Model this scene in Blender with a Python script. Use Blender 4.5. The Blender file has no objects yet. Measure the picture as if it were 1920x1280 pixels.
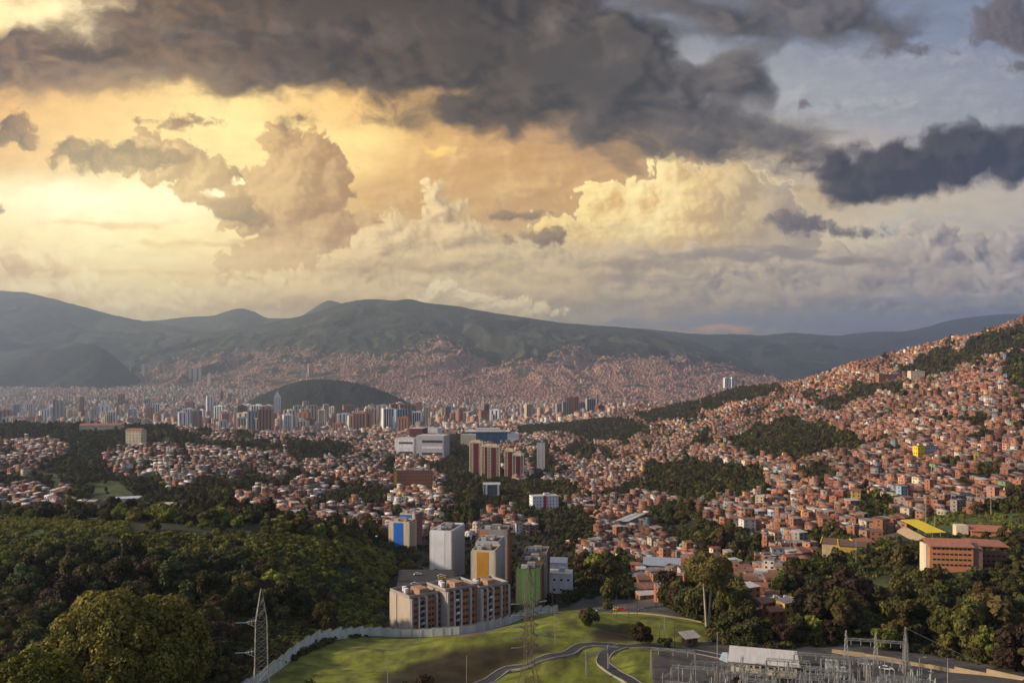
import bpy, math, random
import numpy as np
from mathutils import Vector, Matrix
R = math.radians
sc = bpy.context.scene
COL = sc.collection
# ------------------------------------------------------------------ camera
F, CX, HY, CZ = 1507.0, 960.0, 720.0, 0.0      # focal length and horizon of the 1920 px wide photograph
cam_d = bpy.data.cameras.new('camera'); cam = bpy.data.objects.new('camera', cam_d); COL.objects.link(cam)
cam_d.sensor_width = 36.0; cam_d.lens = 36.0 * F / 1920.0
cam_d.shift_y = (HY - 640.0) / 1920.0
cam_d.clip_start = 1.0; cam_d.clip_end = 90000.0
cam.location = (0, 0, CZ); cam.rotation_euler = (R(90), 0, 0)
sc.camera = cam
sc.view_settings.view_transform = 'Standard'; sc.view_settings.look = 'None'
sc.view_settings.exposure = 0.38; sc.view_settings.gamma = 1.0
sc.cycles.use_denoising = True
sc.cycles.max_bounces = 5; sc.cycles.diffuse_bounces = 3; sc.cycles.glossy_bounces = 2
sc.cycles.transmission_bounces = 2; sc.cycles.transparent_max_bounces = 6; sc.cycles.volume_bounces = 1
sc.cycles.caustics_reflective = False; sc.cycles.caustics_refractive = False
# ------------------------------------------------------------------ sun
SUN_AZ, SUN_EL = -97.0, 21.0                    # degrees: azimuth from the view direction, elevation
sd = bpy.data.lights.new('sun', 'SUN'); so = bpy.data.objects.new('sun', sd); COL.objects.link(so)
sd.energy = 4.7; sd.angle = R(2.5); sd.color = (1.0, 0.76, 0.52)
_s = Vector((math.sin(R(SUN_AZ)) * math.cos(R(SUN_EL)), math.cos(R(SUN_AZ)) * math.cos(R(SUN_EL)), math.sin(R(SUN_EL))))
so.rotation_euler = _s.to_track_quat('Z', 'Y').to_euler(); so.location = (-300, -40, 300)
# ------------------------------------------------------------------ sky
def lin(c):
    out = []
    for v in c[:3]:
        v = v / 255.0
        out.append(v / 12.92 if v <= 0.04045 else ((v + 0.055) / 1.055) ** 2.4)
    return (out[0], out[1], out[2], 1.0)
world = bpy.data.worlds.new('World'); sc.world = world; world.use_nodes = True
WN = world.node_tree; WN.nodes.clear()
class G:
    """small expression builder on a node tree"""
    def __init__(s, nt): s.nt = nt
    def n(s, t, **k):
        o = s.nt.nodes.new(t)
        for a, b in k.items(): setattr(o, a, b)
        return o
    def put(s, sock, v):
        if isinstance(v, bpy.types.NodeSocket): s.nt.links.new(v, sock)
        elif v is not None: sock.default_value = v
    def m(s, op, a, b=None, c=None, clamp=False):
        o = s.n('ShaderNodeMath', operation=op, use_clamp=clamp)
        for i, v in enumerate((a, b, c)): s.put(o.inputs[i], v)
        return o.outputs[0]
    def v(s, op, a, b=None, c=None):
        o = s.n('ShaderNodeVectorMath', operation=op)
        for i, x in enumerate((a, b, c)):
            if x is not None: s.put(o.inputs[i], x)
        return o.outputs['Value'] if op in ('LENGTH', 'DOT_PRODUCT', 'DISTANCE') else o.outputs['Vector']
    def noise(s, vec, scale, detail=4, rough=0.55, lac=2.0, color=False, dist=0.0):
        o = s.n('ShaderNodeTexNoise'); s.put(o.inputs['Vector'], vec)
        o.inputs['Scale'].default_value = scale; o.inputs['Detail'].default_value = detail
        o.inputs['Roughness'].default_value = rough; o.inputs['Lacunarity'].default_value = lac
        o.inputs['Distortion'].default_value = dist
        return o.outputs['Color' if color else 'Fac']
    def mix(s, f, a, b):
        o = s.n('ShaderNodeMix', data_type='RGBA'); s.put(o.inputs[0], f); s.put(o.inputs[6], a); s.put(o.inputs[7], b)
        return o.outputs[2]
    def step(s, x, a, b, lo=0.0, hi=1.0):
        o = s.n('ShaderNodeMapRange', interpolation_type='SMOOTHSTEP'); s.put(o.inputs[0], x)
        for i, q in enumerate((a, b, lo, hi)): s.put(o.inputs[i + 1], q)
        return o.outputs[0]
    def ramp(s, f, stops, interp='B_SPLINE'):
        o = s.n('ShaderNodeValToRGB'); cr = o.color_ramp; cr.interpolation = interp
        while len(cr.elements) < len(stops): cr.elements.new(0.5)
        for e, (p, c) in zip(cr.elements, stops):
            e.position = p; e.color = c
        s.put(o.inputs[0], f)
        return o.outputs[0]
g = G(WN)
_tc = g.n('ShaderNodeTexCoord').outputs['Generated']
sky = g.n('ShaderNodeTexSky', sky_type='NISHITA'); sky.sun_disc = False
sky.sun_elevation = R(SUN_EL); sky.sun_rotation = R(SUN_AZ); sky.altitude = 1700
nish = g.v('MULTIPLY', sky.outputs[0], (0.1, 0.1, 0.1))
cl = g.mix(g.step(g.noise(_tc, 2.2, 7, 0.6), 0.35, 0.6), nish, lin((158, 158, 168)))
bg = g.n('ShaderNodeBackground'); g.put(bg.inputs[0], cl); bg.inputs[1].default_value = 0.88
wo = g.n('ShaderNodeOutputWorld'); WN.links.new(bg.outputs[0], wo.inputs[0])
# ------------------------------------------------------------------ sky backdrop: fractal clouds computed on a distant dome
def s2l(c):
    c = np.asarray(c, float) / 255.0
    return np.where(c <= 0.04045, c / 12.92, ((c + 0.055) / 1.055) ** 2.4)
def gnoise(x, y, seed=0):
    xi = np.floor(x).astype(np.int64); yi = np.floor(y).astype(np.int64); xf = x - xi; yf = y - yi
    u = xf * xf * xf * (xf * (xf * 6 - 15) + 10); v = yf * yf * yf * (yf * (yf * 6 - 15) + 10)
    def gr(a, b, fx, fy):
        h = (a * 374761393 + b * 668265263 + seed * 974634777) & 0x7fffffff
        h = ((h ^ (h >> 13)) * 1274126177) & 0x7fffffff
        h = (h ^ (h >> 16)) & 1023
        an = h * (2 * math.pi / 1024)
        return np.cos(an) * fx + np.sin(an) * fy
    a = gr(xi, yi, xf, yf); b = gr(xi + 1, yi, xf - 1, yf); c = gr(xi, yi + 1, xf, yf - 1); d = gr(xi + 1, yi + 1, xf - 1, yf - 1)
    return (a + u * (b - a)) * (1 - v) + (c + u * (d - c)) * v
def fbm(x, y, oct=5, seed=0, gain=0.5, billow=False):
    s = 0; a = 1.0; t = 0
    for k in range(oct):
        n = gnoise(x, y, seed + k * 17) * 1.5
        if billow: n = np.abs(n) * 2 - 0.55
        s = s + a * n; t += a; a *= gain
        x = x * 2.03 + 7.1; y = y * 2.03 - 3.7
    return s / t
def sstep(x, a, b):
    t = np.clip((x - a) / (b - a), 0, 1); return t * t * (3 - 2 * t)
def sky_colors(U, V):
    """linear colours of the sky for directions given as (right, down) in hundreds, round the horizon at 7.2"""
    wx = fbm(U * 0.9, V * 0.9, 4, 1) * 0.5; wy = fbm(U * 0.9 + 9, V * 0.9, 4, 2) * 0.3
    def grad(stops, X=None):
        X = U + wx * 0.6 if X is None else X
        xs = [a for a, b in stops]; cs = s2l([b for a, b in stops])
        return np.stack([np.interp(X, xs, cs[:, k]) for k in range(3)], -1)
    rows = ROWS
    vw = V + wy * 0.6
    C = grad(rows[0][1]); pv = rows[0][0]
    for vv, st in rows[1:]:
        t = sstep(vw, pv, vv)[..., None]; C = C * (1 - t) + grad(st) * t; pv = vv
    def blend(c, a): 
        nonlocal C
        C = C * (1 - a[..., None]) + c * a[..., None]
    SX, SY = 2.4, 3.7
    def bank(blobs, dark, light, soft=6, amp=20, ns=1.2, oct=7, gain=0.52, billow=False, relief=16, rg=1.0, wamp=22, ws=1.5, op=1.0,
             rim=None, rimw=10, seed=0, holes=(), sq=1.0, ld=None, base=0.42, fade=None, k=8.0, shamp=0.8, bias=0.25):
        x0 = max(U.min() * 100, min(b[0] - b[2] for b in blobs) - amp * 3 - wamp * 2 - 40); x1 = max(b[0] + b[2] for b in blobs) + amp * 3 + wamp * 2 + 40
        y0 = min(b[1] - b[3] for b in blobs) - amp * 3 - wamp * 2 - 40; y1 = max(b[1] + b[3] for b in blobs) + amp * 3 + wamp * 2 + 40
        cols = np.where((U[0] * 100 > x0) & (U[0] * 100 < x1))[0]; rws = np.where((V[:, 0] * 100 > y0) & (V[:, 0] * 100 < y1))[0]
        if len(cols) < 2 or len(rws) < 2: return
        sl = (slice(rws[0], rws[-1] + 1), slice(cols[0], cols[-1] + 1))
        X = U[sl] * 100; Y = V[sl] * 100
        def dens(x, y, o=oct, am=amp):
            wo = 3 if billow else 4
            qx = x + fbm(x * ws / 100, y * ws / 100, wo, seed + 50) * wamp * 1.5
            qy = y + fbm(x * ws / 100 + 5, y * ws / 100, wo, seed + 60) * wamp
            D = None
            for b in blobs:
                r = np.sqrt(((qx - b[0]) / b[2]) ** 2 + ((qy - b[1]) / b[3]) ** 2); m_ = min(b[2], b[3])
                d = (1 - r) * m_
                if D is None: D = d
                else:
                    h = np.clip(0.5 + 0.5 * (D - d) / k, 0, 1); D = d * (1 - h) + D * h + k * h * (1 - h)
            for b in holes:
                r = np.sqrt(((qx - b[0]) / b[2]) ** 2 + ((qy - b[1]) / b[3]) ** 2); m_ = min(b[2], b[3])
                D = np.minimum(D, (r - 1) * m_)
            n = fbm(qx * ns / 100, qy * ns * sq / 100, o, seed, gain, billow)
            return D + n * am * 2 + amp * bias, n
        D1, n1 = dens(X, Y)
        if ld is None:
            dx = SX * 100 - X; dy = SY * 100 - 60 - Y; L = np.hypot(dx, dy) + 1; dx = dx / L; dy = dy / L - 0.35
        else: dx, dy = ld
        lit = 0; o2 = 5 if billow else 4; am2 = amp * shamp
        Ds, _ = dens(X, Y, o2, am2)
        for kk, w in ((0.5, 0.5), (1.6, 0.5)):
            D2, _ = dens(X + dx * relief * kk, Y + dy * relief * kk, o2, am2)
            t = (np.minimum(Ds, 70) - np.minimum(D2, 70)) / (relief * kk)
            lit = lit + w * t / (1 + np.abs(t) * 0.7)
        lit = np.clip(base + lit * 0.5 * rg, 0, 1)[..., None]
        dk = dark[sl] if np.ndim(dark) == 3 else s2l(dark); lt = light[sl] if np.ndim(light) == 3 else s2l(light)
        c = dk * (1 - lit) + lt * lit
        if rim is not None:
            t = (1 - sstep(D1, 0, rimw))[..., None] * rim[1]; c = c * (1 - t) + s2l(rim[0]) * t
        a = sstep(D1, -soft * 0.3, soft) * op
        if fade is not None: a = a * (1 - sstep(Y, fade[0], fade[1]))
        C[sl] = C[sl] * (1 - a[..., None]) + c * a[..., None]
    for b in BANKS(grad): bank(**b)
    gd = np.hypot((U - SX) * 0.5, (V - SY) * 0.85)
    t = (1 - sstep(gd, 0, 2.6)) * 0.42; blend(s2l((255, 240, 186)) * 1.12, t)
    tex = 1 + 0.07 * fbm(U * 2.2, V * 6.0, 5, 77)
    C = np.clip(C * tex[..., None], 0, 1.05)
    lum = (C @ np.array([.3, .6, .1]))[..., None]; C = C * .92 + lum * .08
    return np.clip(C ** 1.5 * 1.28 - 0.022, 0.003, 1.3)
ROWS = [
 (-1.5, [(-6,(150,140,130)),(0,(190,165,130)),(8,(120,115,115)),(14,(130,140,155)),(19,(120,140,165)),(26,(110,130,155))]),
 (0.3, [(-6,(200,175,130)),(-1,(250,225,170)),(1.5,(252,235,190)),(4,(200,170,130)),(9,(150,140,135)),(13,(150,155,165)),(17,(146,154,170)),(20,(148,154,168)),(26,(110,130,160))]),
 (1.9, [(-6,(210,170,110)),(0,(228,186,118)),(2,(236,198,130)),(4.5,(252,226,160)),(7,(240,200,130)),(10,(190,160,125)),(13,(190,185,180)),(15.5,(172,174,178)),(19,(162,165,172)),(26,(120,130,150))]),
 (2.9, [(-6,(220,170,95)),(0,(228,188,118)),(2,(236,200,130)),(4.3,(255,238,175)),(6.9,(255,230,162)),(8.2,(222,184,120)),(10,(200,166,118)),(12,(205,172,127)),(14.5,(205,188,160)),(17,(185,180,178)),(20,(175,174,176)),(26,(130,130,145))]),
 (3.7, [(-6,(235,190,115)),(-1,(255,240,190)),(1.5,(255,252,228)),(3.6,(255,248,215)),(5,(250,220,150)),(7,(218,184,124)),(9.5,(206,178,130)),(11,(215,180,122)),(15,(210,190,155)),(17,(210,196,172)),(20,(198,188,176)),(26,(140,140,150))]),
 (4.5, [(-6,(235,190,120)),(-0.5,(253,228,165)),(2,(255,240,190)),(4,(252,232,175)),(6,(235,205,150)),(9,(218,190,142)),(13,(215,195,155)),(16,(222,208,176)),(20,(196,188,178)),(26,(140,140,150))]),
 (5.3, [(-6,(215,180,130)),(0,(240,206,148)),(2.5,(255,236,178)),(4.5,(240,212,158)),(7,(214,190,150)),(10,(200,182,152)),(14,(178,168,156)),(18,(160,158,164)),(26,(135,140,155))]),
 (6.3, [(-6,(190,170,140)),(0,(216,194,150)),(3,(232,212,165)),(6,(212,194,158)),(9,(196,182,158)),(13,(186,172,160)),(16,(150,154,168)),(20,(140,150,170)),(26,(125,135,155))]),
 (7.5, [(-6,(180,165,140)),(3,(205,190,160)),(9,(180,172,158)),(14,(160,160,166)),(26,(125,135,155))]),
]
def BANKS(grad):
    cumd = grad([(-6,(200,158,112)),(2,(222,186,130)),(6,(188,162,126)),(10,(172,152,126)),(14,(148,138,132)),(20,(134,130,138)),(26,(120,125,140))])
    cuml = grad([(-6,(240,205,150)),(2,(255,236,185)),(6,(248,224,172)),(10,(240,218,172)),(14,(222,204,176)),(20,(208,196,184)),(26,(160,160,165))])
    B = []
    def b(blobs, dark, light, **k): B.append(dict(blobs=blobs, dark=dark, light=light, **k))
    b([(900,330,200,90),(250,520,260,20),(0,300,300,50)], (205,165,108), (238,202,140), soft=70, amp=30, ns=0.8, op=0.5, seed=3, sq=2.5)
    b([(860,300,150,40),(1020,350,140,50),(760,380,90,30),(920,410,160,24)], (196,160,112), (236,206,150), soft=60, amp=26, ns=1.6, op=0.55, seed=33, sq=1.4, relief=26, rg=1.8)
    b([(1640,200,260,40),(1750,120,200,26),(1560,300,120,30),(1700,420,260,24)], (150,150,158), (204,200,194), soft=60, amp=30, ns=1.1, op=0.5, seed=34, sq=3)
    b([(430,290,300,40),(600,215,260,22),(380,250,90,24)], (226,186,120), (252,226,160), soft=40, amp=18, ns=1.2, op=0.6, seed=31, sq=2.5)
    b([(1740,447,42,36),(1775,470,50,36),(1822,470,45,36),(1895,462,50,40),(1700,500,110,46),(1552,486,48,24),(1560,520,170,40),(1880,520,140,56),(1620,548,320,34),(1900,520,60,40)],
      cumd, cuml, soft=5, amp=13, ns=2.2, gain=0.5, billow=True, relief=18, rg=1.5, wamp=14, seed=101, k=5, base=0.5, shamp=.6)
    b([(1262,325,36,32),(1205,368,66,36),(1130,372,46,34),(1300,385,110,70),(1375,350,60,50),(1445,392,56,56),(1250,440,210,70),(1060,425,56,22),(1480,450,70,46),(1345,330,40,24)],
      grad([(-6,(210,180,130)),(10,(222,188,122)),(12.4,(228,196,132)),(13.6,(200,178,142)),(15,(180,166,148)),(26,(186,170,150))]),
      grad([(-6,(250,225,160)),(10,(250,226,158)),(12.2,(255,240,185)),(13.3,(240,216,160)),(14.2,(212,194,160)),(15,(196,184,164)),(26,(186,170,150))]),
      soft=4, amp=12, ns=2.4, gain=0.52, billow=True, relief=16, rg=1.5, wamp=9, ws=2.2, seed=202, k=5, shamp=.7, fade=(430, 520), rim=((255,240,190),0.5), rimw=10)
    b([(575,290,60,46),(520,262,34,28),(618,335,42,62),(545,375,95,75),(320,300,70,46),(378,325,48,38),(280,272,40,26),(420,365,60,34),(470,400,60,42),(600,440,80,70),(560,510,160,80),(690,420,32,32),(240,300,90,30),(380,345,60,34),(555,335,80,60)],
      grad([(-6,(180,140,95)),(2,(160,122,76)),(4,(168,130,86)),(6.5,(182,146,104)),(9,(200,168,124)),(26,(186,170,150))]),
      grad([(-6,(250,215,150)),(3,(236,202,142)),(5,(226,192,136)),(7,(232,200,148)),(26,(212,196,170))]),
      soft=5, amp=13, ns=2.3, gain=0.52, billow=True, relief=18, rg=1.3, wamp=9, ws=2.2, seed=303, k=5, shamp=.6, rim=((255,226,150),0.45), rimw=9, fade=(420, 590))
    b([(808,366,24,24),(825,395,40,24),(735,418,32,20),(760,440,50,30),(860,440,90,36),(700,470,50,44),(660,500,60,34),(900,478,160,36),(640,540,240,40),(1150,500,260,38),(450,560,200,28),(40,480,50,38),(112,488,32,32),(60,545,170,34),(1380,505,220,34),(215,570,60,22),(330,580,90,18)],
      cumd, cuml, soft=8, amp=13, ns=2.2, gain=0.52, billow=True, relief=16, rg=1.5, wamp=16, seed=404, k=6, shamp=.6, rim=((250,232,185),0.3), rimw=8, base=0.5)
    b([(1100,545,380,34),(1500,555,360,32),(1250,520,150,24),(700,560,200,26),(1800,565,250,26),(1650,520,120,26)],
      grad([(-6,(205,180,145)),(8,(196,178,148)),(12,(164,154,148)),(16,(142,142,152)),(26,(130,135,150))]), cuml, soft=26, amp=20, ns=1.6, relief=22, rg=1.3, seed=6, sq=1.8, op=0.85, base=0.42)
    b([(560,600,1400,30),(900,470,500,40)], grad([(-6,(205,180,145)),(8,(205,188,155)),(12,(170,158,150)),(16,(146,148,162)),(26,(130,135,150))]), cuml, soft=50, amp=26, ns=0.9, seed=66, sq=3, op=0.45)
    for (xs, yy, sd_, dd) in (([700,860,1010,1180,1340,1500,1660],490,501,0),([620,780,950,1080,1260,1420,1600,1760,1900],522,502,-6),([560,690,870,1040,1210,1390,1560,1730,1880],556,503,-12),([250,420,560],545,504,8)):
        b([(x, yy + (i * 37 % 3) * 9 - 9, 62 + (i * 53 % 5) * 9, 16 + (i * 29 % 4) * 5) for i, x in enumerate(xs)],
          np.clip(cumd * 0.95, 0, 1), cuml, soft=14, amp=12, ns=1.7, gain=0.46, billow=True, relief=20, rg=1.1, wamp=16, seed=sd_, k=8, base=0.52, op=0.62, shamp=0.55, ld=(-0.45, -0.9))
    b([(828,545,34,18),(812,552,26,16),(880,562,60,12),(950,572,60,13),(1000,584,60,10),(795,562,24,10)], (212,194,158), (246,228,188), soft=6, amp=7, ns=3, relief=10, rg=2, seed=7, ld=(-0.3,-1.0), wamp=10, billow=True)
    b([(1500,603,330,13),(1750,592,200,10),(1250,604,150,8),(1780,560,200,8)], (140,146,166), (176,172,176), soft=12, amp=10, ns=1.2, seed=8, sq=4, op=0.8)
    b([(1340,617,60,6)], (226,180,140), (240,190,140), soft=9, amp=4, seed=80, op=0.7)
    scr_d = grad([(-6,(84,58,34)),(3,(88,62,40)),(6,(150,120,86)),(10,(142,122,104)),(15,(112,106,108)),(26,(105,100,104))])
    scr_l = grad([(-6,(176,134,84)),(3,(170,128,80)),(6,(190,155,110)),(10,(185,160,130)),(15,(150,140,134)),(26,(140,136,136))])
    b([(200,294,90,27),(275,300,60,22),(140,275,36,15),(32,232,30,20),(50,262,18,18),(10,262,26,12),(450,395,48,25),(480,410,36,12),(340,228,48,8),(1010,445,56,15),(965,405,30,5),(1490,415,46,15),(1530,428,55,11),(1580,436,50,5),(435,325,12,5),(355,232,30,6),(2,395,10,8),(560,222,12,5)],
      scr_d, scr_l, soft=12, amp=15, ns=2.6, oct=7, gain=0.6, relief=12, rg=1.3, wamp=12, ws=2.6, seed=9, op=0.95, shamp=.7)
    b([(350,456,110,6),(200,420,110,7),(1370,478,170,11),(1600,490,100,7),(1180,495,120,8),(700,505,150,8),(230,510,120,5),(1450,470,80,10),(1210,520,70,6)],
      grad([(-6,(190,150,95)),(3,(200,162,105)),(8,(190,168,135)),(13,(152,142,136)),(26,(130,130,136))]), grad([(-6,(240,205,140)),(3,(240,205,140)),(8,(215,190,150)),(13,(180,168,156)),(26,(140,136,136))]),
      soft=10, amp=7, ns=1.5, relief=10, wamp=10, seed=10, sq=3.5, op=0.75)
    dkd = grad([(-6,(112,94,74)),(1,(108,90,70)),(6,(86,76,66)),(9,(82,77,70)),(12,(90,87,84)),(15,(102,99,98)),(19,(104,98,98)),(26,(90,90,95))])
    dkl = grad([(-6,(196,164,118)),(1,(186,152,112)),(6,(136,116,96)),(9,(132,118,104)),(12,(142,132,122)),(15,(150,144,140)),(19,(142,134,134)),(26,(130,130,135))])
    b([(150,115,330,66),(500,100,420,84),(850,85,350,100),(1080,120,250,125),(1200,190,170,80),(960,190,150,50),(1330,245,130,56),(1440,268,110,36),(1150,250,90,44),(1200,245,80,54),(880,190,140,42),(700,228,85,11),(1360,150,90,70),(1480,30,220,56),(1640,55,60,36),(1480,235,30,12),(700,10,600,80),(-300,140,300,80),(1530,275,40,20)],
      dkd, dkl, soft=38, amp=26, ns=0.9, oct=8, gain=0.52, relief=40, rg=1.5, wamp=26, ws=1.0, seed=11, sq=1.7, shamp=1.2, holes=[(1296,92,32,28),(70,22,110,24),(1405,200,16,7),(1265,240,22,8)], k=20, base=0.34)
    b([(1040,60,38,42),(700,65,220,14),(250,60,180,12),(560,150,160,9),(1180,110,50,24),(300,130,220,10)], (118,108,102), (176,160,146), soft=40, amp=22, ns=1.8, relief=20, seed=12, op=0.38)
    b([(1690,316,160,52),(1825,284,125,52),(1905,270,60,44),(1650,345,110,30),(1600,362,50,18),(1545,356,30,9),(1550,318,40,5),(1920,310,90,36),(1500,300,30,6)],
      (64,63,68), (122,112,108), soft=20, amp=16, ns=1.5, oct=8, gain=0.56, relief=18, rg=1.3, wamp=12, ws=1.8, seed=13, base=0.3, k=10)
    b([(1895,40,76,46),(1850,70,30,14),(1960,80,60,36),(1530,198,12,4),(1690,90,60,14),(1905,120,30,12)], (100,94,96), (146,134,130), soft=18, amp=18, ns=2.2, oct=8, gain=0.6, relief=16, seed=14, op=0.88)
    b([(822,282,36,11)], (236,196,120), (255,224,140), soft=8, amp=8, ns=3, seed=15, op=0.9)
    b([(445,338,14,4),(405,370,12,4),(335,385,18,5)], (255,240,180), (255,252,230), soft=6, amp=6, ns=4, seed=16)
    return B
def build_sky():
    us = np.linspace(-4.5, 23.7, 1900); vs = np.linspace(-3.5, 9.0, 760)
    vs = np.where(vs > 7.2, 7.2 + (vs - 7.2) * 3, vs)
    U, V = np.meshgrid(us, vs); C = sky_colors(U, V)
    X = (U * 100 - CX) / F; Z = (HY - V * 100) / F; Y = np.ones_like(X)
    L = np.sqrt(X * X + Y * Y + Z * Z); Rr = 60000.0
    co = np.stack([X / L * Rr, Y / L * Rr, Z / L * Rr], -1).reshape(-1, 3)
    me = grid_mesh('sky', co, len(vs), len(us))
    at = me.color_attributes.new('cloud', 'FLOAT_COLOR', 'POINT')
    at.data.foreach_set('color', np.concatenate([C.reshape(-1, 3), np.ones((C.size // 3, 1))], 1).astype(np.float32).ravel())
    m = bpy.data.materials.new('sky_glow'); m.use_nodes = True; nt = m.node_tree; nt.nodes.clear()
    a = nt.nodes.new('ShaderNodeAttribute'); a.attribute_name = 'cloud'
    # fine fleecy grain on top of the fractal clouds
    tc = nt.nodes.new('ShaderNodeTexCoord'); nz = nt.nodes.new('ShaderNodeTexNoise'); nz.inputs['Scale'].default_value = 0.0016; nz.inputs['Detail'].default_value = 4
    nt.links.new(tc.outputs['Object'], nz.inputs['Vector'])
    mr = nt.nodes.new('ShaderNodeMapRange'); mr.inputs[3].default_value = 0.95; mr.inputs[4].default_value = 1.05
    nt.links.new(nz.outputs['Fac'], mr.inputs[0])
    e = nt.nodes.new('ShaderNodeEmission'); o = nt.nodes.new('ShaderNodeOutputMaterial')
    nt.links.new(a.outputs['Color'], e.inputs[0]); nt.links.new(mr.outputs[0], e.inputs[1]); nt.links.new(e.outputs[0], o.inputs[0])
    m.cycles.emission_sampling = 'NONE'
    me.materials.append(m)
    ob = bpy.data.objects.new('sky', me); COL.objects.link(ob); ob['kind'] = 'structure'
    return ob
def grid_mesh(name, co, nr, nc, flip=False):
    idx = np.arange(nr * nc).reshape(nr, nc)
    a, b, c, d = idx[:-1, :-1], idx[:-1, 1:], idx[1:, 1:], idx[1:, :-1]
    q = np.stack([a, b, c, d] if not flip else [a, d, c, b], -1).reshape(-1, 4)
    return quick_mesh(name, co, q, smooth=True)
def quick_mesh(name, co, faces, smooth=False, mats=None):
    """mesh from an (n,3) array and an (m,k) array of equal-sided faces"""
    me = bpy.data.meshes.new(name); co = np.asarray(co, np.float32); f = np.asarray(faces, np.int32)
    me.vertices.add(len(co)); me.vertices.foreach_set('co', co.ravel())
    me.loops.add(f.size); me.loops.foreach_set('vertex_index', f.ravel())
    me.polygons.add(len(f)); me.polygons.foreach_set('loop_start', np.arange(0, f.size, f.shape[1], dtype=np.int32))
    me.polygons.foreach_set('loop_total', np.full(len(f), f.shape[1], np.int32))
    if smooth: me.polygons.foreach_set('use_smooth', np.ones(len(f), bool))
    if mats is not None: me.polygons.foreach_set('material_index', np.asarray(mats, np.int32))
    me.update(calc_edges=True)
    return me
# ------------------------------------------------------------------ tags and small helpers
def tag(o, label=None, cat=None, group=None, kind=None):
    if label: o['label'] = label
    if cat: o['category'] = cat
    if group: o['group'] = group
    if kind: o['kind'] = kind
    return o
def empty(name, loc, rz=0.0, label=None, cat=None, group=None):
    o = bpy.data.objects.new(name, None); COL.objects.link(o); o.location = loc; o.rotation_euler = (0, 0, rz)
    o.empty_display_size = 0.5
    return tag(o, label, cat, group)
def link(name, me, parent=None, loc=(0, 0, 0), rz=0.0):
    o = bpy.data.objects.new(name, me); COL.objects.link(o); o.location = loc; o.rotation_euler = (0, 0, rz)
    if parent is not None: o.parent = parent
    return o
def dup_tree(root):
    r = root.copy(); COL.objects.link(r)
    for ch in root.children:
        c = ch.copy(); COL.objects.link(c); c.parent = r
        for gch in ch.children:
            d = gch.copy(); COL.objects.link(d); d.parent = c
    return r
class MB:
    def __init__(s): s.v = []; s.f = []; s.m = []
    def box(s, cx, cy, z0, sx, sy, sz, mi=0, rz=0.0, bottom=True):
        c, n = math.cos(rz), math.sin(rz); b = len(s.v)
        for z in (z0, z0 + sz):
            for dx, dy in ((-.5, -.5), (.5, -.5), (.5, .5), (-.5, .5)):
                x, y = dx * sx, dy * sy
                s.v.append((cx + x * c - y * n, cy + x * n + y * c, z))
        fs = [(4, 5, 6, 7), (0, 1, 5, 4), (1, 2, 6, 5), (2, 3, 7, 6), (3, 0, 4, 7)]
        if bottom: fs.append((3, 2, 1, 0))
        for f in fs: s.f.append(tuple(b + i for i in f)); s.m.append(mi)
        return s
    def prism(s, pts, z0, z1, mi=0):
        """vertical prism over a polygon; z0/z1 may be lists (one per corner)"""
        n = len(pts); b = len(s.v)
        zl = z0 if isinstance(z0, (list, tuple)) else [z0] * n; zh = z1 if isinstance(z1, (list, tuple)) else [z1] * n
        for (x, y), z in zip(pts, zl): s.v.append((x, y, z))
        for (x, y), z in zip(pts, zh): s.v.append((x, y, z))
        s.f.append(tuple(b + n + i for i in range(n))); s.m.append(mi)
        s.f.append(tuple(b + n - 1 - i for i in range(n))); s.m.append(mi)
        for i in range(n):
            j = (i + 1) % n; s.f.append((b + i, b + j, b + n + j, b + n + i)); s.m.append(mi)
        return s
    def face(s, pts, mi=0):
        b = len(s.v); s.v += [tuple(p) for p in pts]; s.f.append(tuple(range(b, b + len(pts)))); s.m.append(mi); return s
    def slab(s, pts, th, mi=0):
        """thin solid under a 3d polygon"""
        n = len(pts); b = len(s.v)
        for p in pts: s.v.append(tuple(p))
        for p in pts: s.v.append((p[0], p[1], p[2] - th))
        s.f.append(tuple(b + i for i in range(n))); s.m.append(mi)
        s.f.append(tuple(b + n + n - 1 - i for i in range(n))); s.m.append(mi)
        for i in range(n):
            j = (i + 1) % n; s.f.append((b + j, b + i, b + n + i, b + n + j)); s.m.append(mi)
        return s
    def bar(s, p, q, r, n=4, r2=None, mi=0):
        p = Vector(p); q = Vector(q); d = (q - p)
        if d.length < 1e-6: return s
        d.normalize(); a = d.orthogonal().normalized(); e = d.cross(a); b = len(s.v); r2 = r if r2 is None else r2
        for c, rr in ((p, r), (q, r2)):
            for i in range(n):
                t = 2 * math.pi * (i + .5) / n; s.v.append(tuple(c + (a * math.cos(t) + e * math.sin(t)) * rr))
        for i in range(n):
            j = (i + 1) % n; s.f.append((b + i, b + j, b + n + j, b + n + i)); s.m.append(mi)
        s.f.append(tuple(b + n - 1 - i for i in range(n))); s.m.append(mi)
        s.f.append(tuple(b + n + i for i in range(n))); s.m.append(mi)
        return s
    def mesh(s, name, mats):
        me = bpy.data.meshes.new(name); me.from_pydata(s.v, [], s.f)
        for m in (mats if isinstance(mats, (list, tuple)) else [mats]): me.materials.append(m)
        if len(me.materials) > 1: me.polygons.foreach_set('material_index', s.m)
        me.update(); return me
    def build(s, name, mats, parent=None, loc=(0, 0, 0), rz=0.0): return link(name, s.mesh(name, mats), parent, loc, rz)
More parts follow.
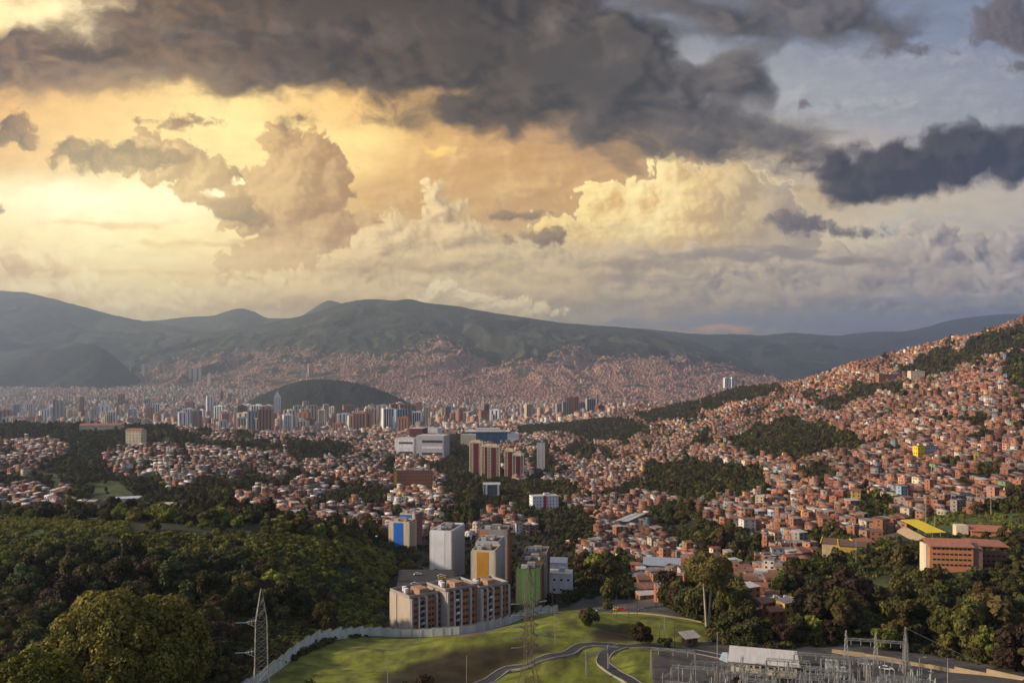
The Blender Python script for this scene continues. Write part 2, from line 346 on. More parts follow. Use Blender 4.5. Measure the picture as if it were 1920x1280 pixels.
# ------------------------------------------------------------------ materials
MATS = {}
def mat(name, c, rough=0.85, var=0.25, scale=0.6, c2=None, metal=0.0, spec=0.3, attr=None, randv=0.0, detail=4, bump=0.0, stretch=None):
    """a principled surface whose own colour is broken up by object-space noise"""
    if name in MATS: return MATS[name]
    m = bpy.data.materials.new(name); m.use_nodes = True; nt = m.node_tree; q = G(nt)
    b = nt.nodes['Principled BSDF']; b.inputs['Roughness'].default_value = rough; b.inputs['Metallic'].default_value = metal
    b.inputs['Specular IOR Level'].default_value = spec
    tc = q.n('ShaderNodeTexCoord').outputs['Object']
    if stretch: tc = q.v('MULTIPLY', tc, stretch)
    nz = q.noise(tc, scale, detail, 0.6)
    base = (c[0], c[1], c[2], 1.0); alt = (c2[0], c2[1], c2[2], 1.0) if c2 else (c[0] * (1 - var), c[1] * (1 - var), c[2] * (1 - var), 1.0)
    if attr:
        a = q.n('ShaderNodeAttribute'); a.attribute_name = attr
        k = q.step(nz, 0.3, 0.7, 1 - var, 1 + var * 0.6)
        cc = q.v('MULTIPLY', a.outputs['Color'], q.n('ShaderNodeCombineXYZ').outputs[0])
        cx = cc.node.inputs[1].links[0].from_node
        for i in range(3): q.put(cx.inputs[i], k)
        colr = cc
    else:
        colr = q.mix(q.step(nz, 0.35, 0.65), base, alt)
    if randv:
        oi = q.n('ShaderNodeObjectInfo'); k = q.m('MULTIPLY_ADD', oi.outputs['Random'], 2 * randv, 1 - randv)
        cx = q.n('ShaderNodeCombineXYZ')
        for i in range(3): q.put(cx.inputs[i], k)
        colr = q.v('MULTIPLY', colr, cx.outputs[0])
    q.put(b.inputs['Base Color'], colr)
    if bump:
        bp = q.n('ShaderNodeBump'); bp.inputs['Strength'].default_value = bump; q.put(bp.inputs['Height'], nz); q.put(b.inputs['Normal'], bp.outputs[0])
    MATS[name] = m; return m
# ------------------------------------------------------------------ terrain
PX_K = np.array([-500, 0, 300, 500, 640, 760, 900, 1050, 1200, 1400, 1600, 1800, 1920, 2450], float)
T = [
 (40,  [-52]*14),
 (100, [-58,-60,-62,-66,-70,-74,-78,-82,-82,-80,-76,-72,-68,-60]),
 (150, [-66,-70,-74,-78,-82,-86,-89,-92,-92,-91,-88,-84,-80,-70]),
 (200, [-78,-84,-88,-90,-92,-94,-95,-96,-96,-96,-96,-94,-90,-78]),
 (261, [-86,-92,-94,-96,-97,-97.5,-98,-97,-97,-97,-97,-97,-96,-84]),
 (300, [-88,-95,-97,-100,-101,-99,-94,-94,-96,-97,-98,-100,-98,-86]),
 (340, [-88,-95,-97,-101,-107,-109,-105,-97,-97,-102,-102,-103,-98,-86]),
 (390, [-80,-87,-90,-97,-112,-118,-119,-112,-110,-108,-101,-92,-90,-80]),
 (450, [-72,-79,-80,-85,-96,-113,-124,-128,-122,-114,-100,-88,-84,-66]),
 (520, [-78,-85,-86,-90,-99,-119,-128,-132,-130,-120,-105,-92,-84,-58]),
 (600, [-96,-100,-101,-104,-112,-124,-134,-138,-136,-122,-106,-94,-88,-50]),
 (800, [-112,-119,-120,-124,-130,-136,-142,-145,-142,-120,-100,-86,-76,-30]),
 (1100,[-116,-120,-122,-132,-144,-148,-152,-152,-146,-122,-90,-58,-42,10]),
 (1500,[-108,-112,-112,-126,-148,-160,-165,-162,-152,-112,-55,0,34,130]),
 (1800,[-94,-97,-101,-120,-146,-163,-167,-164,-151,-103,-30,50,108,240]),
 (2000,[-100,-103,-108,-128,-152,-168,-168,-166,-150,-95,-8,95,172,340]),
 (2300,[-135,-142,-146,-158,-168,-173,-169,-163,-143,-58,65,138,150,260]),
 (2800,[-165,-175,-178,-184,-186,-182,-170,-155,-120,-4,10,30,30,60]),
 (3400,[-175,-185,-188,-194,-196,-190,-172,-140,-85,-100,-80,-60,-60,-40]),
 (4400,[-195,-205,-212,-217,-217,-217,-213,-205,-195,-190,-180,-170,-170,-170]),
 (5000,[-172,-176,-180,-186,-200,-206,-208,-205,-200,-195,-190,-190,-190,-190]),
 (5500,[-130,-135,-142,-156,-188,-195,-195,-195,-195,-195,-195,-190,-190,-190]),
 (6800,[-50,-55,-58,-80,-118,-130,-150,-160,-170,-170,-170,-170,-170,-170]),
 (8200,[30,25,25,10,-60,-80,-110,-140,-150,-160,-170,-170,-170,-170]),
]
GX = np.arange(-500, 2451, 6.0); GL = np.linspace(math.log(40), math.log(8200), 460)
def blur(a, n, axis):
    k = np.hanning(n + 2)[1:-1]; k /= k.sum(); p = n // 2
    pad = [(0, 0), (0, 0)]; pad[axis] = (p, p); b = np.pad(a, pad, mode='edge'); out = 0
    for i, w in enumerate(k):
        out = out + w * (b[:, i:i + a.shape[1]] if axis == 1 else b[i:i + a.shape[0], :])
    return out
def make_terrain():
    tl = np.log([r[0] for r in T]); tab = np.array([np.interp(GX, PX_K, r[1]) for r in T])
    Z = np.array([[0.0]]); Z = np.stack([np.interp(GL, tl, tab[:, i]) for i in range(len(GX))], 1)
    Z = blur(blur(Z, 17, 1), 9, 0)
    YY = np.exp(GL)[:, None] * np.ones_like(GX)[None, :]; XX = (GX[None, :] - CX) / F * YY
    amp = np.clip(YY * 0.0022, 0.2, 5) * (1 - 0.7 * ((YY > 230) & (YY < 380) & (XX > -40)))
    amp = np.where(YY > 3200, 2.0, amp); amp = np.where((YY < 340) & (XX > 60), 0.12, amp)
    sc_ = np.clip(YY / 12, 30, 180)
    Z = Z + fbm(XX / 90, YY / 90, 4, 900) * amp * 2
    Z = Z + fbm(XX / 13, YY / 13, 3, 955) * 1.1 * (YY > 250) * (YY < 345) * sstep(XX, -60, -40) * (1 - sstep(XX, 50, 66))
    # local shapes: mounds and cuttings on the lawn, ridges and gullies on the slopes
    for (x, y, rx, ry, h) in BUMPS:
        Z = Z + h * np.exp(-(((XX - x) / rx) ** 2 + ((YY - y) / ry) ** 2))
    return Z, XX, YY
def W(px, Y): return (px - CX) / F * Y
BUMPS = [(W(1035,275), 275, 9, 8, 3.4), (W(1020,262), 262, 12, 5, 1.8), (W(1190,275), 275, 8, 9, 1.5), (W(900,300), 300, 22, 8, 2.4), (W(1100,335), 335, 14, 9, 1.5),
         (W(800,275), 270, 14, 10, 1.2), (W(1180,320), 312, 10, 7, -2.0), (W(900,275), 272, 20, 7, -2.6), (W(700,300), 300, 10, 8, 1.8), (W(640,290), 290, 8, 6, -1.5), (W(1230,282), 282, 7, 5, 1.6)]
def H_at(x, y):
    """terrain height at world points (arrays)"""
    x = np.asarray(x, float); y = np.asarray(y, float); y = np.maximum(y, 41)
    px = CX + x / y * F; i = np.clip((px - GX[0]) / (GX[1] - GX[0]), 0, len(GX) - 1.001); j = np.clip((np.log(y) - GL[0]) / (GL[1] - GL[0]), 0, len(GL) - 1.001)
    i0 = i.astype(int); j0 = j.astype(int); fi = i - i0; fj = j - j0
    return (TZ[j0, i0] * (1 - fi) + TZ[j0, i0 + 1] * fi) * (1 - fj) + (TZ[j0 + 1, i0] * (1 - fi) + TZ[j0 + 1, i0 + 1] * fi) * fj
def Hs(x, y): return float(H_at(np.array([x]), np.array([y]))[0])
def at(px, Y, dz=0.0):
    x = W(px, Y); return Vector((x, Y, Hs(x, Y) + dz))
def PIP(px, py, poly):
    ins = np.zeros(px.shape, bool); n = len(poly)
    for k in range(n):
        x1, y1 = poly[k]; x2, y2 = poly[(k + 1) % n]
        c = ((y1 > py) != (y2 > py)) & (px < (x2 - x1) * (py - y1) / ((y2 - y1) + 1e-9) + x1)
        ins ^= c
    return ins
# land cover seen from the viewpoint: 0 woodland, 1 houses, 2 lawn, 3 open green, 4 bare/paved, 5 dense city
COVER = [
 (5, (0,9999), [(-600,560),(2600,560),(2600,1300),(-600,1300)]),          # default by distance, refined below
]
POLY = [
 (1, [(-400,780),(1400,780),(1400,700),(1700,560),(2600,500),(2600,1010),(1700,1010),(1640,1080),(1480,1060),(1440,1200),(1340,1140),(1230,1110),(1080,1060),(1080,985),(740,985),(740,1000),(420,1005),(300,1000),(-400,985)]),
 # left bank of trees with pockets of houses
 (0, [(-400,770),(120,775),(300,800),(400,832),(640,832),(735,845),(720,985),(-400,985)]),
 (1, [(-300,822),(80,820),(130,842),(100,872),(60,890),(-300,895)]),
 (1, [(190,850),(300,838),(450,845),(470,880),(420,900),(372,912),(330,918),(290,900),(210,888)]),
 (1, [(430,935),(520,915),(620,900),(640,930),(560,950),(450,965)]),
 (1, [(460,850),(540,842),(560,880),(520,900),(470,890)]),
 (1, [(640,836),(735,840),(790,868),(700,872),(640,856)]),
 (1, [(555,876),(640,858),(760,862),(830,872),(815,912),(730,920),(640,900),(560,892)]),
 (1, [(-300,912),(110,918),(170,940),(185,965),(90,962),(-300,950)]),
 (1, [(300,958),(460,968),(480,1004),(340,1000)]),
 (1, [(520,950),(580,944),(735,962),(735,1003),(600,1004),(520,990)]),
 (1, [(720,920),(850,930),(845,958),(730,955)]),
 (4, [(195,918),(255,918),(250,962),(160,968)]),
 (3, [(50,888),(110,884),(115,905),(55,905)]), (3, [(160,905),(215,900),(235,930),(170,935)]),
 # centre
 (0, [(830,812),(905,818),(905,893),(990,900),(1000,935),(930,900),(840,950),(835,1000),(1110,1000),(1120,1030),(940,990),(880,1000),(850,900),(780,872),(835,860)]),
 (0, [(838,862),(905,880),(990,900),(1050,905),(1100,930),(1200,905),(1215,930),(1140,935),(1060,935),(1080,960),(1125,985),(1120,1012),(1000,992),(950,960),(880,965),(860,985),(840,960)]),
 (0, [(1000,842),(1030,835),(1050,880),(1000,892)]), (0, [(1080,832),(1130,840),(1110,862),(1040,850)]),
 (0, [(950,795),(1060,783),(1150,790),(1210,785),(1225,815),(1150,830),(1080,815),(990,815)]), (0, [(840,778),(880,780),(870,800),(840,800)]),
 (0, [(1060,762),(1200,760),(1210,772),(1080,780)]),
 (0, [(1078,1045),(1170,1050),(1185,1080),(1180,1125),(1130,1135),(1080,1110),(1060,1080)]),
 (0, [(1310,1080),(1370,1090),(1400,1190),(1420,1220),(1280,1190),(1230,1140),(1240,1085)]),
 # wooded gullies on the hillside
 (0, [(1195,775),(1260,765),(1300,750),(1370,728),(1470,722),(1480,735),(1400,748),(1300,778),(1230,790)]),
 (0, [(1670,690),(1730,668),(1800,655),(1850,632),(1925,610),(2100,590),(2200,640),(1925,655),(1870,668),(1810,690),(1740,712),(1690,704)]),
 (0, [(1880,668),(2000,650),(2200,700),(2200,800),(1950,760),(1890,720)]),
 (0, [(1535,762),(1570,742),(1620,722),(1690,718),(1700,728),(1640,745),(1575,768)]),
 (0, [(1385,850),(1370,828),(1420,800),(1490,783),(1540,798),(1590,812),(1640,838),(1560,856),(1480,868),(1420,862)]),
 (0, [(1205,890),(1215,872),(1290,862),(1400,872),(1465,896),(1430,912),(1400,930),(1340,945),(1250,938),(1205,925)]),
 (0, [(1500,886),(1545,872),(1585,892),(1560,905),(1520,915),(1500,905)]),
 (0, [(1220,965),(1250,945),(1300,958),(1330,985),(1400,1005),(1450,1045),(1400,1062),(1300,1040),(1230,1000)]),
 (0, [(1605,930),(1670,925),(1675,985),(1620,990)]), (0, [(1830,880),(1880,878),(1880,900),(1835,900)]), (0, [(1820,780),(1860,778),(1870,800),(1825,800)]),
 (0, [(1290,815),(1330,808),(1345,835),(1300,842)]), (0, [(1520,1035),(1500,1010),(1560,1000),(1600,1010),(1640,1040),(1610,1070),(1540,1060)]),
 (0, [(1480,1080),(1530,1035),(1640,1040),(1700,990),(1780,965),(1860,955),(1925,925),(2600,860),(2600,1290),(1440,1290),(1430,1200),(1440,1120)]),
 (3, [(1700,985),(1760,965),(1925,960),(1925,1000),(1720,1002)]), (3, [(1540,1096),(1690,1085),(1690,1120),(1570,1125)]),
 # lawn, substation, car parks
 (3, [(-600,945),(210,978),(260,1002),(300,1030),(200,1040),(-600,1030)]),
 (0, [(-600,1005),(300,1000),(500,1010),(740,1012),(760,1060),(745,1100),(720,1185),(640,1186),(560,1215),(480,1262),(440,1290),(440,1400),(-600,1400)]),
 (6, [(745,1070),(740,1015),(1040,1000),(1085,1050),(1090,1120),(1060,1140),(1000,1155),(720,1190)]),
 (4, [(1060,1142),(1085,1118),(1230,1125),(1290,1160),(1200,1150)]),
 (1, [(1185,1055),(1310,1060),(1300,1120),(1240,1128),(1185,1112)]),
 (1, [(1355,1075),(1400,1065),(1510,1175),(1500,1200),(1445,1195)]),
 (2, [(425,1330),(480,1272),(540,1240),(640,1196),(800,1190),(900,1190),(1000,1154),(1060,1142),(1200,1142),(1320,1165),(1330,1200),(1420,1225),(1300,1240),(1230,1300),(1100,1400),(425,1400)]),
 (4, [(1222,1400),(1228,1225),(1330,1200),(1420,1222),(1600,1205),(1780,1232),(1925,1262),(1925,1400)]),
]
def cover_at(px, py, Y):
    nx_ = fbm(px / 42, py / 26 + Y / 900, 4, 611); ny_ = fbm(px / 42 + 7, py / 26, 4, 612); w_ = np.where(py < 1000, 1.0, 0.5) * np.where((py > 1130) | (px < 5), 0.0, 1.0)
    px = px + nx_ * 34 * w_; py = py + ny_ * 20 * w_
    c = np.where(Y > 2900, 5, 1)
    c = np.where((Y < 3400) & (px > 1150) & (py < 800), 1, c)
    for k, poly in POLY: c = np.where((Y < 3000) & PIP(px, py, poly), k, c)
    gv = fbm(px / 30, py / 17, 4, 640); c = np.where((c == 1) & (gv > np.where(px < 1120, 0.17, 0.27)) & (Y > 640), 0, c)
    c = np.where((Y < 620) & (c == 1) & (px < 700), 0, c)
    c = np.where((Y < 150), 0, c)
    return c
TZ = None
TZ, TX, TY = make_terrain()
TPX = CX + TX / TY * F; TPY = HY - TZ / TY * F
RUNMIN = np.minimum.accumulate(TPY, axis=0)         # skyline of everything nearer, per column
def visible(x, y, top=0.0, tol=3.0):
    """True where a thing of the given height can be seen over the ground in front of it"""
    px = CX + x / y * F; py = HY - (H_at(x, y) + top) / y * F
    i = np.clip(((px - GX[0]) / 6.0).astype(int), 0, len(GX) - 1); j = np.clip(((np.log(y) - GL[0]) / (GL[1] - GL[0])).astype(int), 0, len(GL) - 1)
    return (py < RUNMIN[j, i] + tol) & (px > -190) & (px < 2150)
COV = cover_at(TPX, TPY, TY)
def PIP_soft(px, py, poly):
    m = PIP(px, py, poly).astype(float); return blur(blur(m, 5, 1), 5, 0)
GREEN = {0: (0.030, 0.036, 0.014), 1: (0.13, 0.10, 0.075), 2: (0.165, 0.185, 0.025), 3: (0.065, 0.088, 0.022), 4: (0.085, 0.080, 0.075), 5: (0.12, 0.095, 0.08), 6: (0.042, 0.042, 0.028)}
def Yg(px, py):
    """distance at which the ground is first seen at a given place of the view"""
    i = int(np.clip((px - GX[0]) / 6, 0, len(GX) - 1)); k = np.where(TPY[:, i] <= py)[0]
    return float(TY[k[0], i]) if len(k) else 2500.0
def mountain_hit(A, px, py):
    X, Yv, Z = A[1], A[2], A[3]; d = np.abs(CX + X / Yv * F - px) * 1.0 + np.abs(HY - Z / Yv * F - py) * 1.0 + (Yv - 6000) * 1e-4
    i, j = np.unravel_index(np.argmin(d), d.shape); return float(X[i, j]), float(Yv[i, j]), float(Z[i, j])
def build_ground():
    co = np.stack([TX, TY, TZ], -1).reshape(-1, 3)
    me = grid_mesh('ground', co, len(GL), len(GX))
    c = np.zeros(TZ.shape + (4,), np.float32); c[..., 3] = 1
    for k, v in GREEN.items():
        for a in range(3): c[..., a] = np.where(COV == k, v[a], c[..., a])
    green5 = sstep(fbm(TX / 260, TY / 260, 4, 44), 0.03, 0.12) * (TY > 3400)
    for a, v in enumerate((0.04, 0.055, 0.03)): c[..., a] = c[..., a] * (1 - green5) + v * green5
    wear = (sstep(fbm(TX / 9, TY / 9, 5, 71, .6), .02, .22) * .75 * (COV == 2))[..., None]; c[..., :3] = c[..., :3] * (1 - wear) + np.array([.085, .085, .022]) * wear
    bank = sstep(PIP_soft(TPX, TPY, [(700,1276),(780,1240),(860,1212),(960,1206),(1045,1208),(1040,1216),(960,1248),(890,1282),(790,1306)]), 0, 1) + sstep(PIP_soft(TPX, TPY, [(1110,1178),(1160,1172),(1215,1186),(1210,1200),(1150,1204),(1110,1200)]), 0, 1)  # brown soil bank darkened by painted shade; second patch paints the bush's cast shadow
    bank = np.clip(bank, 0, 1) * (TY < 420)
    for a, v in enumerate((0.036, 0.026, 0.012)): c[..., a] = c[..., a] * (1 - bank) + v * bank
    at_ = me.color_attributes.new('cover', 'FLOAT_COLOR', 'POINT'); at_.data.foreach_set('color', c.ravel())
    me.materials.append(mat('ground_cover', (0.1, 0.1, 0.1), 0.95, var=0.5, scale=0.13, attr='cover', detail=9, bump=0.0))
    o = link('ground', me); o['kind'] = 'structure'; return o
# ------------------------------------------------------------------ mountains and hills
def mountain(name, crest, Yc, Yb, zb, amp, seed, pw=1.2, nx=420, nt=130, back=2500, urban=None, taper=False, spur=1.0, dark=1.0, gr=(0.028, 0.036, 0.020)):
    xs = np.linspace(crest[0][0], crest[-1][0], nx); pyc = np.interp(xs, [c[0] for c in crest], [c[1] for c in crest])
    kk = np.hanning(11); kk /= kk.sum(); pyc = np.convolve(np.pad(pyc, 5, mode='edge'), kk, 'valid')
    t = np.concatenate([np.linspace(0, 1, nt), 1 + np.linspace(0.03, 1, 26)])
    Tt, PXg = np.meshgrid(t, xs, indexing='ij'); Yv = np.where(Tt <= 1, Yb + (Yc - Yb) * Tt, Yc + back * (Tt - 1)); X = (PXg - CX) / F * Yc
    X = X * (0.55 + 0.45 * Yv / Yc) if not taper else X * (Yv / Yc)
    zc = (HY - np.interp(PXg[0], xs, pyc)) / F * Yc
    f = np.where(Tt <= 1, np.clip(Tt, 0, 1) ** pw, np.clip(1 - (Tt - 1) * 0.9, 0, 1) ** 1.3)
    Z = zb + (zc[None, :] - zb) * f
    s = amp * 9.0
    rid = 1 - np.abs(fbm(X / s + fbm(Yv / s, X / s, 3, seed + 5), Yv / (s * 2.6), 5, seed, 0.55)) * 2.6
    env = np.where(Tt <= 1, (4 * Tt * (1 - Tt)) ** 0.8, 0.2) * np.clip((zc - zb) / 900, 0.12, 1)[None, :]
    calm = (0.35 + 0.65 * sstep(Tt, 0.25, 0.6)) if urban else 1.0
    Z = Z + ((rid - 0.55) * amp * env * spur + (0.25 - np.abs(fbm(X / (amp * 1.9), Yv / (amp * 3.2), 5, seed + 9, 0.6))) * amp * 0.5 * env) * calm
    if dark < .7: Z = Z + np.abs(fbm(X / 38, Yv / 38, 4, seed + 33, .6)) * 22 * np.where((Tt > .02) & (Tt < 1.4), 1, 0)
    Z = Z + fbm(X / 160, Yv / 160, 4, seed + 12) * amp * 0.05 * np.where(Tt > 0.02, 1, 0)
    me = grid_mesh(name, np.stack([X, Yv, Z], -1).reshape(-1, 3), len(t), nx)
    gr = np.array(gr); me_c = np.ones(Z.shape + (4,), np.float32)
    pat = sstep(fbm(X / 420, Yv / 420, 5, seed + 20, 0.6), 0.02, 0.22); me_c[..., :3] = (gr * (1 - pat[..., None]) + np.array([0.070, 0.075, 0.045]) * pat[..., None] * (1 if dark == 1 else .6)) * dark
    U_ = None
    if urban:
        U_ = urban(PXg, Yv, Z, X); me_c[..., :3] = me_c[..., :3] * (1 - U_[..., None]) + np.array([0.36, 0.215, 0.16]) * U_[..., None]
    a = me.color_attributes.new('cover', 'FLOAT_COLOR', 'POINT'); a.data.foreach_set('color', me_c.ravel())
    me.materials.append(mat('mountain_cover', (0.1, 0.1, 0.1), 0.95, var=0.42, scale=0.012, attr='cover', detail=10))
    o = link(name, me); o['kind'] = 'structure'
    return o, X, Yv, Z, U_
def urban_mid(PXg, Yv, Z, X):
    py = HY - Z / Yv * F; px = CX + X / Yv * F
    top = np.interp(px, [250, 330, 420, 520, 600, 700, 760, 820, 880, 930, 1010, 1080, 1150, 1200, 1300, 1400, 1500], [705, 665, 655, 648, 650, 672, 655, 632, 655, 685, 675, 650, 672, 668, 672, 700, 720])
    n = fbm(X / 260, Yv / 160, 6, 321, 0.6)
    den = sstep(py - top + n * 60, -4, 10) * (1 - sstep(n, 0.13, 0.2) * 0.95)
    den = den * np.where(px < 640, np.where(n > -0.02, 0.15, 0.8), 1)
    return np.clip(den, 0, 1)
def build_mountains():
    A = mountain('mountain', [(-150,770),(100,720),(200,668),(250,650),(330,632),(400,622),(470,612),(540,598),(600,583),(640,568),(690,560),(735,563),(770,560),(800,568),(860,574),(920,586),(1000,597),(1060,606),(1120,610),(1200,617),(1300,640),(1420,690),(1600,760)],
                 10500, 6200, -215, 190, 5, pw=1.22, nx=620, nt=240, urban=urban_mid, taper=False)
    mountain('mountain', [(-1200,600),(-500,570),(-150,552),(0,545),(50,548),(100,560),(160,576),(210,590),(260,600),(330,612),(420,622),(560,650),(800,700)], 12000, 6700, -200, 200, 23, pw=1.1, nx=420, nt=120)
    mountain('mountain', [(-200,600),(240,603),(300,600),(350,594),(400,592),(430,582),(452,577),(475,583),(500,597),(560,596),(590,576),(612,562),(635,566),(660,580),(720,600)], 15000, 11500, -200, 120, 31, pw=1.0, nx=300, nt=60)
    mountain('mountain', [(1000,612),(1060,609),(1150,612),(1220,617),(1280,624),(1330,627),(1380,626),(1430,629),(1480,623),(1520,626),(1570,630),(1610,624),(1650,621),(1690,622),(1730,615),(1770,603),(1800,597),(1850,591),(1890,588),(1960,590),(2100,600),(2600,600),(3200,610)], 15500, 7200, -205, 240, 47, pw=1.15, nx=460, nt=130, dark=.8, gr=(0.018, 0.033, 0.032))  # bluish cover tint paints part of the distance haze into the forest colour
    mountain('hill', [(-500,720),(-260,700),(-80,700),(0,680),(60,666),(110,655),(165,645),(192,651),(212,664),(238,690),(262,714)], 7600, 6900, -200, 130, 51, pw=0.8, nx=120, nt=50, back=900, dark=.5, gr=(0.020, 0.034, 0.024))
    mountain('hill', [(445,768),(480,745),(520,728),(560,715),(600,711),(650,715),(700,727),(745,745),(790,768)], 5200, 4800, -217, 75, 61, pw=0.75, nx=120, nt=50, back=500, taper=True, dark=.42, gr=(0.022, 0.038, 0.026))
    return A
# ------------------------------------------------------------------ landmarks used to say where a thing stands
LM = [("the needle-topped white tower",520,765),("the low dark hill",610,735),("the maroon-topped mall",785,832),("the blue glass hall",910,812),
 ("the maroon cream towers",930,868),("the slim grey tower",1013,848),("the ochre apartment block",775,895),("the telecom mast",318,880),
 ("the red-roofed apartment house",250,815),("the blue-striped tower",755,1000),("the plain white tower",835,1025),("the green gabled tower",990,1095),
 ("the orange school",1810,1035),("the yellow grandstand",1728,985),("the yellow-gabled school",1600,1020),("the blue-grey shed",1250,1055),
 ("the hillside pine wood",1500,825),("the yellow hillside house",1740,843),("the lattice pylon",490,1200),("the white clinic",1045,1075),
 ("the long market roofs",1185,978),("the red-striped building",1023,935),("the striped front blocks",835,1140),("the white-roofed hall",1435,1225),
 ("the turquoise fence",1435,955),("the twin-trunked tree",1328,1090),("the blue curved bus roof",235,930),("the big domed tree",230,1190),
 ("the hilltop woods",1800,675),("the tall downtown slab",392,762),("the lawn",1150,1180),("the switchyard",1500,1260),("the skyline ridge",1700,640),
 ("the wooded gully",1330,905),("the grassy mound",1000,1250),("the brown bank",870,1230),("the kiosk",1291,1172),("the ridge towers",1090,755)]
ORD = ['', 'second', 'third', 'fourth', 'fifth', 'sixth', 'seventh', 'eighth', 'ninth', 'tenth', 'eleventh', 'twelfth', 'thirteenth', 'fourteenth', 'fifteenth', 'sixteenth', 'seventeenth', 'eighteenth', 'nineteenth', 'twentieth']
POOL = []            # (object, look, category, group, px, py)
def scr(loc): return CX + loc[0] / loc[1] * F, HY - loc[2] / loc[1] * F
def pool(o, look, cat, group, loc=None):
    px, py = scr(loc if loc is not None else o.location)
    o['category'] = cat; o['group'] = group; POOL.append((o, look, px, py))
def relation(px, py):
    best = sorted((math.hypot(px - x, (py - y) * 1.3), n, x, y) for n, x, y in LM)[:1][0]
    d, n, x, y = best; dx, dy = px - x, (py - y) * 1.3
    w = 'left of' if dx < 0 else 'right of'
    if abs(dy) > abs(dx): w = 'beyond' if dy < 0 else 'in front of'
    return w + ' ' + n, d
def short(t):
    w = t.split()
    return t if len(w) <= 16 else t.replace(' house with ', ' house, ').replace(' roof ', ' roof ').replace('the ', '', 1)
def finish_labels():
    G_ = {}
    for o, look, px, py in POOL:
        r, d = relation(px, py); G_.setdefault((look, r), []).append((d, o, px, py))
    for (look, r), lst in G_.items():
        lst.sort(key=lambda t: t[0])
        for i, (d, o, px, py) in enumerate(lst):
            if len(lst) == 1: o['label'] = look + ' ' + r
            elif i == 0: o['label'] = 'nearest ' + look + ' ' + r
            elif i < 20: o['label'] = ORD[i] + ' nearest ' + look + ' ' + r
            else: o['label'] = look + ' ' + r + ' at the far end'
            o['label'] = short(o['label'])
# ------------------------------------------------------------------ trees
rng = np.random.default_rng(7)
def crown_mesh(name, kind, n, leaf, seed, m):
    r = np.random.default_rng(seed)
    if kind == 'round': K, R0, hz, z0, spread = 13, 0.37, 0.72, 0.95, 0.74
    elif kind == 'dome': K, R0, hz, z0, spread = 60, 0.22, 0.95, 0.45, 0.86
    elif kind == 'tall': K, R0, hz, z0, spread = 13, 0.34, 1.35, 1.35, 0.62
    elif kind == 'umbrella': K, R0, hz, z0, spread = 18, 0.34, 0.28, 1.6, 0.8
    elif kind == 'cypress': K, R0, hz, z0, spread = 16, 0.5, 2.4, 2.3, 0.4
    elif kind == 'open': K, R0, hz, z0, spread = 14, 0.26, 0.85, 1.5, 0.85
    else: K, R0, hz, z0, spread = 12, 0.42, 0.5, 0.35, 0.65          # bush
    if kind == 'dome':
        g_ = np.pi * (3 - math.sqrt(5)) * np.arange(K); zz = np.linspace(0.98, -0.15, K); rr = np.sqrt(1 - zz ** 2)
        c = np.stack([rr * np.cos(g_) * spread, rr * np.sin(g_) * spread, zz * hz * 0.85 + z0], 1) + r.normal(0, 0.04, (K, 3)); lr = R0 * r.uniform(0.7, 1.3, K)
    else:
        d = r.normal(size=(K, 3)); d /= np.linalg.norm(d, axis=1)[:, None]; rad = r.uniform(0.35, 1, K)[:, None] ** 0.5
        c = d * rad * np.array([spread, spread, hz * 0.8]); c[:, 2] += z0
        lr = R0 * r.uniform(0.65, 1.2, K)
        if kind == 'cypress': lr *= np.clip(1.25 - (c[:, 2] / (z0 * 2)), 0.3, 1)
    lr = lr[:K]
    k = r.choice(K, n, p=(lr ** 2) / (lr ** 2).sum()); d = r.normal(size=(n, 3)); d /= np.linalg.norm(d, axis=1)[:, None]
    d[:, 2] = np.where((d[:, 2] < -0.35) & (r.random(n) < 0.7), -d[:, 2], d[:, 2])
    p = c[k] + d * (lr[k] * r.uniform(0.72, 1.12, n))[:, None]
    keep = np.ones(n, bool)
    for j in range(K):
        ins = np.linalg.norm(p - c[j], axis=1) < lr[j] * 0.72
        keep &= ~(ins & (k != j))
    p = p[keep]; d = d[keep]; n = len(p)
    nr = d + r.normal(0, 0.45, (n, 3)); nr /= np.linalg.norm(nr, axis=1)[:, None]
    a = np.cross(nr, r.normal(size=(n, 3))); a /= np.linalg.norm(a, axis=1)[:, None]; b = np.cross(nr, a)
    s = leaf * r.uniform(0.6, 1.35, n)[:, None]
    q = np.stack([p - a * s - b * s * 0.6, p + a * s - b * s * 0.7, p + a * s * 0.8 + b * s * 0.7, p - a * s * 0.7 + b * s * 0.8], 1)
    me = quick_mesh(name, q.reshape(-1, 3), np.arange(n * 4).reshape(-1, 4)); me.materials.append(m)
    return me
